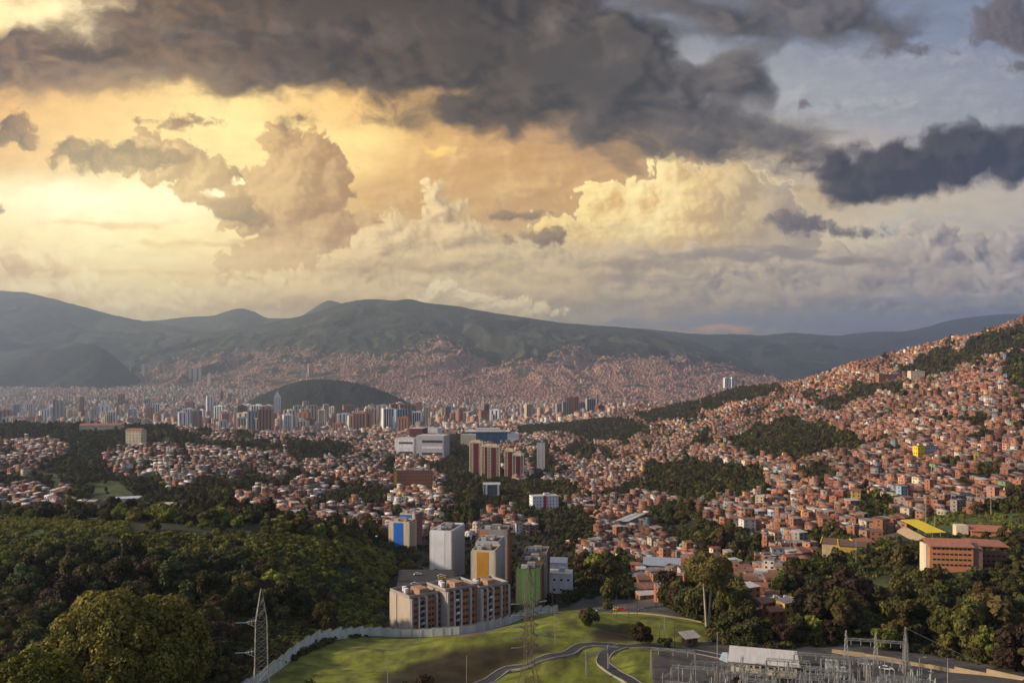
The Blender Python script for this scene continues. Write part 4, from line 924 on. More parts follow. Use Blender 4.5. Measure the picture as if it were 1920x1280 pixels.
def build_far_city():
    r = np.random.default_rng(31); B = Bulk()
    x, y, i, j = scatter((19, 18, 9), 2950, 7900, 8, 0.5); c, px, py = cover_xy(x, y)
    tp = sstep(fbm(x / 260, y / 260, 4, 44), 0.03, 0.12) * (y > 3400)
    k = (c == 5) & (r.random(len(x)) < .86 * (1 - tp * .95)) & visible(x, y, 16, 2) & free(x, y, 4)
    hill = np.array([(x - W(612, 5200)) / 640, (y - 5200) / 620]); k &= (hill ** 2).sum(0) > 1
    x, y = x[k], y[k]; n = len(x); z = H_at(x, y); w = r.uniform(8, 20, n); d = r.uniform(9, 20, n); h = r.choice([4, 6, 8, 11, 16, 24], n, p=[.25, .27, .2, .15, .09, .04]); rot = 0.5 + r.normal(0, .15, n)
    WC = np.array([(0.42, .24, .17), (.46, .30, .21), (.60, .48, .34), (.58, .56, .52), (.3, .28, .27), (.34, .15, .10)]); wi = r.choice(6, n, p=[.3, .2, .17, .15, .1, .08]); RC = np.array([(.3, .17, .12), (.42, .4, .38), (.7, .68, .66), (.24, .22, .2)]); ri = r.choice(4, n, p=[.4, .3, .12, .18])
    B.add(frusta(x, y, z - 5, z + h, w, d, w, d, rot), WC[wi] * r.uniform(.75, 1.2, (n, 1))); B.add(frusta(x, y, z + h + .01, z + h + 1.6, w + .6, d + .6, w + .6, d * .3, rot), RC[ri] * r.uniform(.75, 1.2, (n, 1)))
    # mid-rise blocks filling the streets between the towers
    x, y, i, j = scatter((44, 48, 36), 3300, 7400, 12, 0.5); c, px, py = cover_xy(x, y); tp = sstep(fbm(x / 260, y / 260, 4, 44), 0.0, 0.10)
    pd = np.interp(px, [-50, 150, 300, 700, 900, 1150, 1300], [.25, .4, .75, .8, .5, .3, 0]) * np.interp(y, [3300, 3900, 5200, 6000, 7400], [.5, 1, .75, .45, .15])
    k = (c == 5) & (r.random(len(x)) < pd * np.interp(y, [4600, 5600, 7400], [1, .6, .35])) & (tp < .6) & free(x, y, 8) & visible(x, y, 40, 2); hill = np.array([(x - W(612, 5200)) / 640, (y - 5200) / 620]); k &= (hill ** 2).sum(0) > 1
    x, y = x[k], y[k]; n = len(x); z = H_at(x, y); w = r.uniform(14, 32, n); d = r.uniform(12, 24, n); h = r.gamma(3.0, 8.5, n).clip(10, 70) * np.interp(y, [3300, 4600, 5400, 7400], [1, 1, .62, .5]); rot = 0.5 + r.choice([0, .6, -.4], n) + r.normal(0, .1, n)
    col = WC[r.choice(6, n, p=[.27, .2, .2, .13, .12, .08])] * r.uniform(.8, 1.15, (n, 1)); B.add(frusta(x, y, z - 5, z + h, w, d, w, d, rot), col); B.add(frusta(x, y, z + h, z + h + r.uniform(2, 5, n), w * .5, d * .5, w * .5, d * .5, rot), col * .9)
    for u in (-.3, 0, .3):
        m_ = n; lx = u * w; ly = -d / 2 - .05; c_, s_ = np.cos(rot), np.sin(rot)
        B.add(frusta(x + lx * c_ - ly * s_, y + lx * s_ + ly * c_, z + 4, z + h - 2, w * .12, np.full(n, .3), w * .12, np.full(n, .3), rot), np.tile([[.09, .09, .10]], (n, 1)))
    B.build('downtown_rooftops', 'hazy carpet of low and middle-height city blocks filling the valley floor', 'city blocks', mat('city_mass', (.3, .3, .3), .9, var=.25, scale=.12, attr='paint', detail=6))
    return
def build_far_slopes(A):
    """blocks of houses climbing the lower slopes of the mountain across the valley"""
    o, X, Yv, Z, U_ = A; r = np.random.default_rng(41); B = Bulk()
    nt, nx = X.shape; m = 70000
    a = r.uniform(0, nt * .74, m); b = r.uniform(nx * .2, nx - 2, m); i = a.astype(int); j = b.astype(int); fi, fj = a - i, b - j
    g_ = lambda Q: (Q[i, j] * (1 - fj) + Q[i, j + 1] * fj) * (1 - fi) + (Q[i + 1, j] * (1 - fj) + Q[i + 1, j + 1] * fj) * fi
    u = g_(U_); k = (r.random(m) < u * .95) & (g_(Z) > H_at(np.clip(g_(X), -3000, 9000), np.minimum(g_(Yv), 8150)) - 2 - 1e4 * (g_(Yv) > 8150)); x, y, z = g_(X)[k], g_(Yv)[k], g_(Z)[k]; n = len(x)
    w = r.uniform(9, 24, n); d = r.uniform(9, 18, n); h = r.choice([5, 7, 10, 18, 40], n, p=[.5, .34, .13, .025, .005]); w = np.where(h > 20, 16, w); rot = r.normal(0.3, .5, n)
    WC = np.array([(.44, .25, .185), (.36, .19, .14), (.46, .33, .25), (.46, .42, .37)]); col = WC[r.choice(4, n, p=[.55, .30, .12, .03])] * r.uniform(.7, 1.25, (n, 1))
    B.add(frusta(x, y, z - 14, z + h, w, d, w, d, rot), col); B.add(frusta(x, y, z + h, z + h + 1.5, w + 1, d + 1, w, d * .4, rot), col * r.uniform(.7, 1.3, (n, 1)))
    B.build('mountain_slope_houses', 'distant pinkish brick districts spread over the lower mountain slopes', 'houses', mat('city_mass', (.3, .3, .3), .9, var=.25, scale=.12, attr='paint', detail=6))
# ------------------------------------------------------------------ particular buildings
def tz(py, Y): return (HY - py) / F * Y                 # height seen at a given row at a given distance
def base_z(x, y, r): return min(Hs(x + a, y + b) for a in (-r, 0, r) for b in (-r, 0, r))
P_WHITE = mat('render_white', (.86, .88, .92), .8, var=.24, scale=.22, detail=8, stretch=(1.6, 1.6, .22))
P_CREAM = mat('render_cream', (.74, .64, .47), .8, var=.24, scale=.22, detail=8, stretch=(1.6, 1.6, .22))
P_BLUE = mat('paint_blue', (.02, .17, .70), .7, var=.12, scale=.2)
P_OCHRE = mat('paint_ochre', (.62, .30, .04), .75, var=.35, scale=.08, c2=(.48, .22, .03))
P_GREEN = mat('paint_green', (.12, .21, .085), .8, var=.15, scale=.2)
P_GREEN2 = mat('paint_green_pale', (.14, .28, .10), .8, var=.15, scale=.2)
P_GREY = mat('render_grey', (.38, .35, .33), .85, var=.2, scale=.2, detail=8, stretch=(1, 1, .3))
P_LGREY = mat('render_light_grey', (.50, .50, .52), .85, var=.14, scale=.2, detail=8, stretch=(1, 1, .3))
P_BRICK = mat('brick_orange', (.38, .17, .10), .9, var=.22, scale=.7)
P_DBRICK = mat('brick_dark', (.22, .11, .075), .9, var=.25, scale=.7)
P_ROOF = mat('roof_felt', (.10, .085, .08), .9, var=.45, scale=.35, detail=7)
P_CONC = mat('concrete', (.32, .31, .29), .9, var=.25, scale=.4, detail=7)
P_MAROON = mat('paint_maroon', (.16, .025, .035), .8, var=.15, scale=.3)
P_STEEL = mat('galvanised_steel', (.30, .31, .30), .5, var=.2, scale=2, metal=.3)
P_DARK = mat('dark_recess', (.05, .05, .055), .8, var=.2, scale=1)
P_SHEET = mat('white_sheet_roof', (.62, .60, .57), .6, var=.16, scale=.25, stretch=(5, .5, 1), detail=6)
P_ASPH = mat('asphalt', (.055, .055, .06), .9, var=.25, scale=.25, detail=8)
P_RED = mat('paint_red', (.45, .03, .03), .7, var=.1)
P_YEL = mat('paint_yellow', (.75, .58, .02), .6, var=.1, scale=.3)
P_TERRA = mat('terracotta_wall', (.60, .26, .12), .85, var=.15, scale=.25)
P_TILE = mat('terracotta_tiles', (.44, .19, .12), .85, var=.3, scale=.4, detail=7, stretch=(4, .6, 1))
P_TURQ = mat('paint_turquoise', (.06, .42, .34), .6, var=.15)
P_BGLASS = mat('blue_glass', (.03, .16, .30), .25, var=.25, scale=.1, spec=.6)
P_BSTEEL = mat('blue_steel', (.08, .22, .40), .5, var=.15)
P_SAND = mat('sand_wall', (.46, .36, .23), .9, var=.2, scale=.3)
_wm = {}
def win_mesh(w, h, m=None, th=.14):
    k = (w, h, m.name if m else ''); 
    if k not in _wm: _wm[k] = MB().box(0, 0, 0, w, th, h).mesh('window_mesh', m or GLASS)
    return _wm[k]
def windows(parent, n, floors, x0, x1, y, z0, fh, ww, wh, rz=0, limit=90, skip=None, m=None, xs=None, name='window'):
    """rows of single windows on a wall; local wall line from x0 to x1 (along local x, or along local y when rz is a right angle)"""
    xs = xs if xs is not None else [x0 + (x1 - x0) * (i + .5) / n for i in range(n)]; k = 0
    for f in range(floors):
        for a in xs:
            if skip and skip(f, a): continue
            if k >= limit: return
            link(name, win_mesh(ww, wh, m), parent, (a, y, z0 + f * fh) if rz == 0 else (y, a, z0 + f * fh), rz); k += 1
def slabtower(name, px, Y, w, d, top, rz, wall, side, panel=None, panels=(), label='', floors=11, seed=0, deep=6, tankn=2, cols=5):
    """gable-ended apartment slab: narrow painted end towards the viewpoint, long window side on the right; px,Y is the middle of the near gable"""
    gx, gy = W(px, Y), Y; cx, cy = gx - (-math.sin(rz)) * 0 + math.sin(-rz) * d / 2, gy + math.cos(rz) * d / 2
    bz = base_z(cx, cy, d / 2) - 1.0; h = tz(top, Y) - bz; EXCL.append((cx, cy, max(w, d) * .62))
    o = empty(name, (cx, cy, bz), rz); tag(o, label, 'apartment tower', 'apartment towers on the terraces below the lawn')
    m = MB(); m.box(0, 0, -deep, w, d, h + deep - 1.0); 
    m.build('wall', wall, o)
    # long sides: alternating ribs of plain wall and dark brick recess
    n = cols * 2
    for s in (-1, 1):
        for i in range(0, n + 1, 2 if s < 0 else 1): MB().box(s * (w / 2 + .3), -d / 2 + .5 + (d - 1) * i / n, 0, .6, .8, h - .9).build('wall_rib', side, o)
    ft = h / floors
    for s in (1, -1):
        xs = [-d / 2 + .5 + (d - 1) * (i + .5) / n for i in range(n)]
        windows(o, 0, floors, 0, 0, s * (w / 2 + .05), 1.0, ft, 1.25, 1.3, R(90), limit=100, xs=xs[:cols * 2] if s == 1 else xs[:2])
    for i, (a, b, mt, dz) in enumerate(panels): MB().box((a + b) / 2 * w, -d / 2 - .05, -deep + .5, (b - a) * w, .12, h + deep - 1.6 - dz).build('gable_panel', mt, o)
    pr = MB()
    for (a, b, sx, sy) in ((0, -d / 2 + .15, w, .3), (0, d / 2 - .15, w, .3), (-w / 2 + .15, 0, .3, d - .6), (w / 2 - .15, 0, .3, d - .6)): pr.box(a, b, h - 1.0 + .003, sx, sy, 1.1)
    pr.build('parapet', wall, o)
    MB().box(0, 0, h - .99, w - .6, d - .6, .1).build('roof', P_ROOF, o)
    rr = random.Random(seed)
    MB().box(w * .05, d * .08, h - .88, w * .34, d * .24, 2.6).build('stair_head', P_CONC, o)
    MB().box(-w * .24, -d * .22, h - .88, w * .22, d * .13, 2.1).build('stair_head', P_LGREY, o)
    for i in range(tankn): MB().bar((0, 0, 0), (0, 0, 1.5), .8, 10, .7).build('water_tank', P_LGREY, o, (w * rr.uniform(-.3, .3), d * (-.05 - .12 * i), h - .88))
    for i in range(3): MB().bar((0, 0, 0), (0, 0, 2.2), .05, 4).build('antenna', P_STEEL, o, (w * rr.uniform(-.4, .4), d * rr.uniform(0, .4), h - .88))
    return o
def gallery_block(px, Y, L, D, top, rz, label, first=False):
    """mid-rise slab whose long side is a rhythm of white piers, brick bays with windows and a deep stair slot; px,Y is its near corner"""
    ux, uy = math.cos(rz), math.sin(rz); vx, vy = -uy, ux; nx, ny = W(px, Y), Y
    cx, cy = nx + ux * L / 2 + vx * D / 2, ny + uy * L / 2 + vy * D / 2; bz = base_z(cx, cy, L / 2) - 1.5; h = tz(top, Y) - bz; EXCL.append((cx, cy, L * .75))
    o = empty('apartment_block', (cx, cy, bz), rz); tag(o, label, 'apartment block', 'joined apartment blocks behind the stepped wall')
    st = 1.6; m = MB(); m.box(0, .5, -5, L, D - 1.0, h + 4.2); m.build('wall', P_DBRICK if not first else P_GREY, o)
    f = -D / 2; n = MB()
    for a, wd, mt in ((-L / 2 + .5, 1.0, 0), (-L * .29, .9, 0), (-L * .09, .9, 0), (L * .20, .9, 0), (L / 2 - .5, 1.0, 0)): n.box(a, f + .05, -5, wd, 1.5, h + 4.0)
    n.build('pier', P_LGREY, o)
    bays = [(-L * .39, L * .17, 0), (-L * .19, L * .15, 1), (L * .055, L * .21, 0), (L * .35, L * .22, 0)]
    bb = MB()
    for a, wd, k in bays:
        if k == 0: bb.box(a, f + .55, -5, wd, .9, h + 4.0)
    bb.build('brick_bay', P_BRICK, o)
    MB().box(-L * .19, f + .9, -5, L * .17, .5, h + 3.6).build('stair_slot', P_DARK, o)
    fl = 8; ft = h / fl
    windows(o, 0, fl, 0, 0, f + .05, .8, ft, 1.2, 1.25, xs=[-L * .43, -L * .35, L * .01, L * .10], limit=36)
    windows(o, 0, fl, 0, 0, f + .05, .8, ft, 1.2, 1.25, xs=[L * .28, L * .42], limit=18)
    rr = random.Random(int(px)); cols_ = [P_WHITE, P_RED, P_BLUE, P_LGREY, P_WHITE, mat('cloth_pink', (.6, .35, .38), .8)]
    for k in range(fl):                                    # balconies with washing hung out
        b = link('balcony', HC.setdefault(('gb', round(L)), MB().box(0, 0, 0, L * .13, 1.0, .16).box(0, -.46, .16, L * .13, .08, .85).mesh('balcony_mesh', P_CONC)), o, (-L * .19, f - .12, k * ft + .2))
        if rr.random() < .8: link('laundry', HC.setdefault(('la', k % 6), MB().box(0, 0, 0, 1.3, .06, .9).box(.9, .02, .1, .5, .06, .7).mesh('laundry_mesh', cols_[k % 6])), b, (rr.uniform(-.6, .6), -.56, .45))
    g_ = MB(); g_.box(-L / 2 - .12, -D * .22, -5, .24, D * .55, h + 3.9); g_.box(-L / 2 - .12, D * .33, -5, .24, D * .33, h + 3.9); g_.build('gable_wall', P_GREY if not first else P_SAND2, o)
    pr = MB()
    for (a, b, sx, sy) in ((0, -D / 2 + 1.0, L, .3), (0, D / 2 - .16, L, .3), (-L / 2 + .16, .6, .3, D - 1.9), (L / 2 - .16, .6, .3, D - 1.9)): pr.box(a, b, h - .8 + .004, sx, sy, 1.2)
    pr.build('parapet', P_GREY, o)
    MB().box(0, .6, h - .79, L - .7, D - 2.2, .1).build('roof', P_ROOF, o)
    MB().box(-L * .08, -D * .18, h - .68, L * .24, D * .42, 2.9).build('stair_head', mat('render_tan', (.40, .25, .17), .85), o)
    MB().bar((0, 0, 0), (0, 0, 2.2), 1.1, 12).build('water_tank', P_WHITE, o, (-L * .33, D * .02, h - .68)); MB().bar((0, 0, 0), (0, 0, 2.0), 1.0, 12).build('water_tank', P_WHITE, o, (-L * .25, D * .25, h - .68))
    return o
P_SAND2 = mat('render_beige', (.47, .41, .34), .85, var=.14, scale=.12, detail=8)
def simple_box(name, px, Y, w, d, top, rz, wall, label, cat, roof=None, floors=0, cols=0, deep=4, group=None, ww=1.4, wh=1.2, side=True, roofkind='flat', ov=.4, limit=60, bz=None):
    x, y = W(px, Y), Y; cx, cy = x + math.sin(-rz) * d / 2, y + math.cos(rz) * d / 2; bz = base_z(cx, cy, min(w, d) / 2) if bz is None else bz; h = max(3, tz(top, Y) - bz); EXCL.append((cx, cy, max(w, d) * .6))
    o = empty(name, (cx, cy, bz), rz); tag(o, label, cat, group)
    MB().box(0, 0, -deep, w, d, h + deep).build('wall', wall, o)
    if floors:
        ft = h / floors
        windows(o, cols, floors, -w / 2, w / 2, -d / 2 - .05, ft * .35, ft, ww, min(wh, ft * .55), limit=limit)
        if side:
            s = -1 if x > 0 else 1; windows(o, max(2, int(cols * d / w)), floors, -d / 2, d / 2, s * (w / 2 + .05), ft * .35, ft, ww, min(wh, ft * .55), R(90), limit=limit)
    roof = roof or P_ROOF
    if roofkind == 'flat':
        MB().box(0, 0, h + .003, w + ov, d + ov, .5).build('roof', roof, o); MB().box(w * .12, d * .1, h + .51, w * .22, min(d * .4, 6), 2.2).build('stair_head', P_LGREY, o)
    elif roofkind == 'gable':
        m = MB(); a, b, e = w / 2 + .8, d / 2 + .8, h + min(w, d) * .16
        m.slab([(-a, -b, h), (a, -b, h), (a, 0, e), (-a, 0, e)], .2); m.slab([(-a, .004, e), (a, .004, e), (a, b, h), (-a, b, h)], .2)
        m.face([(-w / 2, -d / 2, h), (-w / 2, 0, e - .3), (-w / 2, d / 2, h)]); m.face([(w / 2, -d / 2, h), (w / 2, d / 2, h), (w / 2, 0, e - .3)]); m.build('roof', roof, o)
    elif roofkind == 'shed':
        m = MB(); a, b = w / 2 + .8, d / 2 + .8; m.slab([(-a, -b, h + .25), (a, -b, h + .25), (a, b, h + 2.2), (-a, b, h + 2.2)], .2); m.build('roof', roof, o)
    return o, h
def lattice(mb, base, top, h, n, r=.09, z0=0.0, cx=0, cy=0):
    """square braced mast from half-width base to half-width top"""
    C4 = ((-1, -1), (1, -1), (1, 1), (-1, 1)); wd = lambda t: base + (top - base) * t
    P = lambda k, t: (cx + C4[k % 4][0] * wd(t), cy + C4[k % 4][1] * wd(t), z0 + h * t)
    for i in range(n):
        t0, t1 = i / n, (i + 1) / n
        for k in range(4):
            mb.bar(P(k, t0), P(k + 1, t1), r * .7); mb.bar(P(k + 1, t0), P(k, t1), r * .7); mb.bar(P(k, t1), P(k + 1, t1), r * .7)
    return P
def pylon(px, Y, h, base, label, arms, m=None, neck=.62, wf=.36):
    loc = at(px, Y); EXCL.append((loc.x, loc.y, 5)); o = empty('lattice_pylon', loc, R(20)); tag(o, label, 'pylon', 'power line pylons'); m = m or P_STEEL
    w1, w2 = base * wf, base * wf * .85
    mb = MB(); lattice(mb, base, w1, h * .28, 2, .075); mb.build('lower_brace', m, o)
    mb = MB(); lattice(mb, w1, w2, h * (neck - .28), 5, .065, h * .28); mb.build('lattice_body', m, o)
    mb = MB(); lattice(mb, w2, .12, h * (1 - neck), 3, .06, h * neck); mb.build('peak', m, o)
    for sx, sy in ((-1, -1), (1, -1), (1, 1), (-1, 1)):
        g_ = MB(); g_.bar((sx * base, sy * base, -.8), (sx * w1, sy * w1, h * .28), .15); g_.bar((sx * w1, sy * w1, h * .28), (sx * w2, sy * w2, h * neck), .13); g_.bar((sx * w2, sy * w2, h * neck), (sx * .12, sy * .12, h), .11, mi=0); g_.build('leg', m, o)
    for (z, l, s) in arms:
        g_ = MB(); e = (s * l, 0, z)
        for a in (-w1, w1): g_.bar((s * w1, a, z - .9), e, .09); g_.bar((s * w1, a, z + .9), e, .08)
        for k in (.3, .6): g_.bar((s * (w1 + (l - w1) * k), -w1 * (1 - k), z - .9 * (1 - k)), (s * (w1 + (l - w1) * k), w1 * (1 - k), z + .9 * (1 - k)), .05)
        ar = g_.build('cross_arm', m, o); q = MB(); q.bar((e[0], 0, e[2]), (e[0] + s * 2.6, -.2, e[2] + .25), .17, 8); q.build('insulator', P_PORC, ar)
    return o
P_PORC = mat('porcelain_insulator', (.36, .44, .41), .3, var=.1)
def pole(px, Y, h, label, r=.16, m=None, lamp=False, arm=False, grp='poles and masts around the lawn and yard'):
    loc = at(px, Y); o = empty('utility_pole' if not lamp else 'street_lamp', loc); tag(o, label, 'pole' if not lamp else 'lamp', grp)
    MB().bar((0, 0, -.6), (0, 0, h), r, 8, r * .65).build('shaft', m or P_CONC, o)
    if lamp: MB().bar((0, 0, h - .2), (1.6, 0, h + .3), .06, 6).build('arm', P_STEEL, o); MB().box(1.9, 0, h + .2, .9, .3, .16).build('lamp_head', P_LGREY, o)
    if arm: MB().box(0, 0, h - .9, 2.4, .12, .14).build('cross_arm', P_DBRICK, o); [MB().bar((a, 0, h - .76), (a, 0, h - .4), .07, 6).build('insulator', P_PORC, o) for a in (-1.1, 0, 1.1)]
    return o
_cars = {}
def car(loc, rz, paint, label, kind='sedan'):
    o = empty('parked_car', loc, rz); tag(o, label, 'car', 'cars parked and driving in the valley')
    def body():
        m = MB(); P = [(-2.2, .35), (-2.25, .75), (-1.9, .92), (1.2, .95), (2.1, .8), (2.25, .5), (2.2, .32)]; n = len(P)
        for s in (-1, 1):
            pts = [(x, s * .86, z) for x, z in P]; m.face(pts if s > 0 else pts[::-1])
        for i in range(n):
            a, b = P[i], P[(i + 1) % n]; m.face([(a[0], -.86, a[1]), (b[0], -.86, b[1]), (b[0], .86, b[1]), (a[0], .86, a[1])][::-1])
        return m
    def roof():
        m = MB(); v = [(-1.75, .8, .92), (.95, .8, .94), (.35, .62, 1.42), (-1.2, .62, 1.42)]
        m.face([(v[3][0], -.62, 1.42), (v[2][0], -.62, 1.42), (v[2][0], .62, 1.42), (v[3][0], .62, 1.42)]); return m
    def glass():
        m = MB(); b = [(-1.75, -.8, .93), (.95, -.8, .95), (.95, .8, .95), (-1.75, .8, .93)]; t = [(-1.2, -.62, 1.415), (.35, -.62, 1.415), (.35, .62, 1.415), (-1.2, .62, 1.415)]
        for i in range(4): j = (i + 1) % 4; m.face([b[i], b[j], t[j], t[i]])
        return m
    for nm, fn, mt in (('body', body, paint), ('roof', roof, paint), ('window', glass, GLASS)):
        k = (nm, mt.name)
        if k not in _cars: _cars[k] = fn().mesh(nm + '_mesh', mt)
        link(nm, _cars[k], o)
    if 'w' not in _cars: _cars['w'] = MB().bar((0, -.11, 0), (0, .11, 0), .33, 12).mesh('wheel_mesh', mat('tyre', (.02, .02, .02), .8))
    for a in (-1.4, 1.4):
        for b in (-.8, .8): link('wheel', _cars['w'], o, (a, b, .33))
    return o
CARW = mat('car_white', (.75, .75, .76), .25, var=.03, spec=.6); CARY = mat('car_yellow', (.75, .55, .02), .3, var=.03, spec=.6); CARR = mat('car_red', (.45, .03, .03), .3, var=.03); CARG = mat('car_grey', (.12, .13, .14), .3, var=.03)
def ribbon(name, pts, width, m, off=.12, thick=0, sub=6, kerb=None, zfun=None):
    """band laid over the terrain along a smooth line of (px, Y) points"""
    P = [Vector((W(a, b), b, 0)) for a, b in pts]; L = []
    for i in range(len(P) - 1):
        p0, p1, p2, p3 = P[max(i - 1, 0)], P[i], P[i + 1], P[min(i + 2, len(P) - 1)]
        for k in range(sub):
            t = k / sub; L.append(.5 * ((2 * p1) + (p2 - p0) * t + (2 * p0 - 5 * p1 + 4 * p2 - p3) * t * t + (3 * p1 - p0 - 3 * p2 + p3) * t ** 3))
    L.append(P[-1]); mb = MB(); rows = []
    for i, p in enumerate(L):
        d = (L[min(i + 1, len(L) - 1)] - L[max(i - 1, 0)]); d.z = 0; d.normalize(); nrm = Vector((-d.y, d.x, 0)); row = []
        zc = max(Hs(p.x + nrm.x * u * width / 2, p.y + nrm.y * u * width / 2) for u in (-1, -.5, 0, .5, 1))
        for u in (-1, 1): q = p + nrm * (u * width / 2); row.append((q.x, q.y, zc + off))
        rows.append((row, p, nrm, zc))
    for (r0, *_), (r1, *_) in zip(rows[:-1], rows[1:]): mb.slab([r0[0], r0[1], r1[1], r1[0]], .5)
    o = mb.build(name, m); o['kind'] = 'structure'
    if kerb:
        for s in (0, 1):
            k = MB()
            for (r0, p0, n0, z0), (r1, p1, n1, z1) in zip(rows[:-1], rows[1:]):
                a0, a1 = Vector(r0[s]), Vector(r1[s]); sg = -1 if s == 0 else 1
                k.slab([tuple(a0 + Vector((0, 0, .14))), tuple(a0 + n0 * (.35 * sg) + Vector((0, 0, .14))), tuple(a1 + n1 * (.35 * sg) + Vector((0, 0, .14))), tuple(a1 + Vector((0, 0, .14)))], .8)
            k.build('kerb', kerb)['kind'] = 'structure'
    return rows
def build_landmarks():
    A = dict
    # apartment towers on the terraces: narrow painted gable towards us
    bl = slabtower('apartment_tower', 748, 600, 15.5, 15, 977, R(-14), P_CREAM, P_CREAM, panels=[(-.28, .22, P_BLUE, 0)], label='cream apartment tower with a broad blue stripe down its gable', floors=9, seed=1, cols=3)
    slabtower('apartment_tower', 764, 626, 12, 16, 962, R(-14), P_CREAM, mat('paint_pink', (.45, .22, .2), .8), panels=[(-.5, .3, P_BLUE, 0)], label='tower with antennas and a blue top behind the blue-striped tower', floors=9, seed=2, cols=3)
    slabtower('apartment_tower', 826, 520, 14, 30, 994, R(-13), P_WHITE, P_LGREY, panels=[(-.24, .2, P_WHITE2, 0)], label='plain white apartment tower with a blank gable and ribbed side', floors=12, seed=3)
    slabtower('apartment_tower', 906, 452, 13.2, 17, 1031, R(-10), P_CREAM, P_LGREY, panels=[(-.28, .22, P_OCHRE, 0)], label='cream apartment tower with an ochre panel down its gable', floors=11, seed=4, cols=3)
    slabtower('apartment_tower', 914, 476, 13.5, 18, 1014, R(-10), P_LGREY, P_LGREY, label='grey tower just behind the ochre-panelled one', floors=12, seed=5, cols=3)
    slabtower('apartment_tower', 925, 518, 18, 17, 992, R(-6), P_GREY, P_BRICK, panels=[(-.5, -.2, P_TERRA, 0)], label='broad grey tower with an orange corner at the back of its row', floors=12, seed=6, cols=3)
    slabtower('apartment_tower', 991, 440, 13.0, 16, 1066, R(-7), P_GREEN, P_DBRICK, panels=[(-.27, .26, P_GREEN2, 0)], label='apartment tower with a tall green gable beside the lawn', floors=10, seed=7, cols=3)
    slabtower('apartment_tower', 998, 462, 13.5, 17, 1050, R(-7), P_DBRICK, P_GREY, label='brown tower directly behind the green gabled tower', floors=10, seed=8, cols=3)
    slabtower('apartment_tower', 1004, 490, 14, 17, 1034, R(-7), P_GREY, P_DBRICK, label='farthest grey tower in the row behind the green gable', floors=10, seed=9, cols=3)
    # the three joined blocks at the edge of the lawn
    gallery_block(770, 366, 20, 19, 1119, R(38), 'left end block of the striped row with a blank beige gable', first=True)
    gallery_block(838, 372, 19, 17, 1106, R(38), 'middle block of the striped row with washing on its balconies')
    gallery_block(902, 380, 17, 15, 1101, R(38), 'right end block of the striped row, nearest the green tower')
    VIEWX.extend([(700, 960, 300, 372), (720, 1030, 372, 425), (720, 1060, 425, 640, 3.0), (960, 1085, 340, 425)])
    # clinic-like low white building beside the towers
    simple_box('clinic', 1046, 500, 17, 12, 1076, R(-8), P_WHITE, 'low white flat-roofed building right of the green tower, front wing', 'building', floors=2, cols=4, roof=P_SHEET, limit=8)
    simple_box('clinic', 1040, 530, 15, 14, 1054, R(-8), P_WHITE, 'white hall with a curved pale roof behind the low white building', 'building', roof=P_SHEET, roofkind='gable', deep=8)
    # maroon and cream high-rise group
    def highrise(px, Y, w, top, label, n=2):
        d = 20; x = W(px, Y); bz = base_z(x, Y + 10, 10) - 1; h = tz(top, Y) - bz; EXCL.append((x, Y + 10, 17)); o = empty('high_rise', (x, Y + 10, bz), R(-3)); tag(o, label, 'high-rise', 'maroon and cream high-rise group')
        MB().box(0, 0, -6, w, d, h + 6).build('wall', P_CREAM, o)
        MB().box(0, -d / 2 - .15, -5, w * .40, .5, h + 3.5).build('maroon_panel', P_MAROON, o); MB().box(w / 2 + .15, 0, -5, .5, d * .4, h + 3.5).build('maroon_panel', P_MAROON, o); MB().box(-w / 2 - .15, 0, -5, .5, d * .4, h + 3.5).build('maroon_panel', P_MAROON, o)
        windows(o, 0, 22, 0, 0, -d / 2 - .06, 1.5, h / 22.5, 1.5, 1.4, xs=[-w * .40, -w * .30, w * .30, w * .40], limit=88)
        windows(o, 0, 20, 0, 0, -d / 2 - .42, 1.5, h / 21, 1.3, 1.2, xs=[0], limit=20)
        m = MB(); m.box(0, 0, h + .003, w * .5, d * .5, 3.2); [m.box(a * w * .36, b * d * .36, h + .003, w * .16, d * .16, 1.8) for a in (-1, 1) for b in (-1, 1)]; m.build('roof_structure', P_CREAM, o)
    highrise(893, 1420, 24, 829, 'maroon and cream high-rise at the left end of its group'); highrise(914, 1400, 22, 836, 'cream high-rise standing second from the left in the maroon group'); highrise(926, 1370, 21, 837, 'maroon and cream high-rise in the middle of its group')
    highrise(957, 1360, 19, 845, 'fourth maroon and cream high-rise from the left'); highrise(972, 1330, 19, 853, 'maroon high-rise at the right end, nearest and lowest')
    VIEWX.append((870, 1000, 1150, 1400))
    VIEWX.append((730, 840, 1100, 1900)); VIEWX.append((1180, 1300, 500, 760))
    # mall
    for (px, Y, w, d, top, mt, lb) in ((806, 1780, 62, 60, 817, P_LGREY, 'big grey and white mall hall, right part with a flat roof'), (780, 1890, 32, 50, 803, P_MAROON, 'maroon block rising over the middle of the mall'), (803, 1950, 46, 40, 803, P_WHITE, 'white upper hall behind the mall roof'), (758, 1850, 44, 50, 822, P_WHITE, 'long white left wing of the mall')):
        o, h = simple_box('mall_hall', px, Y, w, d, top, R(-8), mt, lb, 'building', roof=P_SHEET, group='halls of the shopping mall')
        for k in range(3): MB().box(w * .08, -d / 2 - .2, h * (.2 + .26 * k), w * .74, .4, h * .1).build('window_band', P_WHITE if k % 2 else P_DARK, o)
    # blue glass hall with white roof
    o, h = simple_box('glass_hall', 915, 2250, 112, 80, 809, R(2), P_BGLASS, 'blue glass hall with a stepped white roof among trees', 'building', roof=P_SHEET, ov=14)
    for a in (-.42, -.25, -.08, .08, .25, .42): MB().box(a * 112, -40.3, 0, 1.5, .6, h).build('mullion', P_BSTEEL, o)
    MB().box(0, 5, h + .6, 70, 40, 7).build('upper_roof', P_SHEET, o)
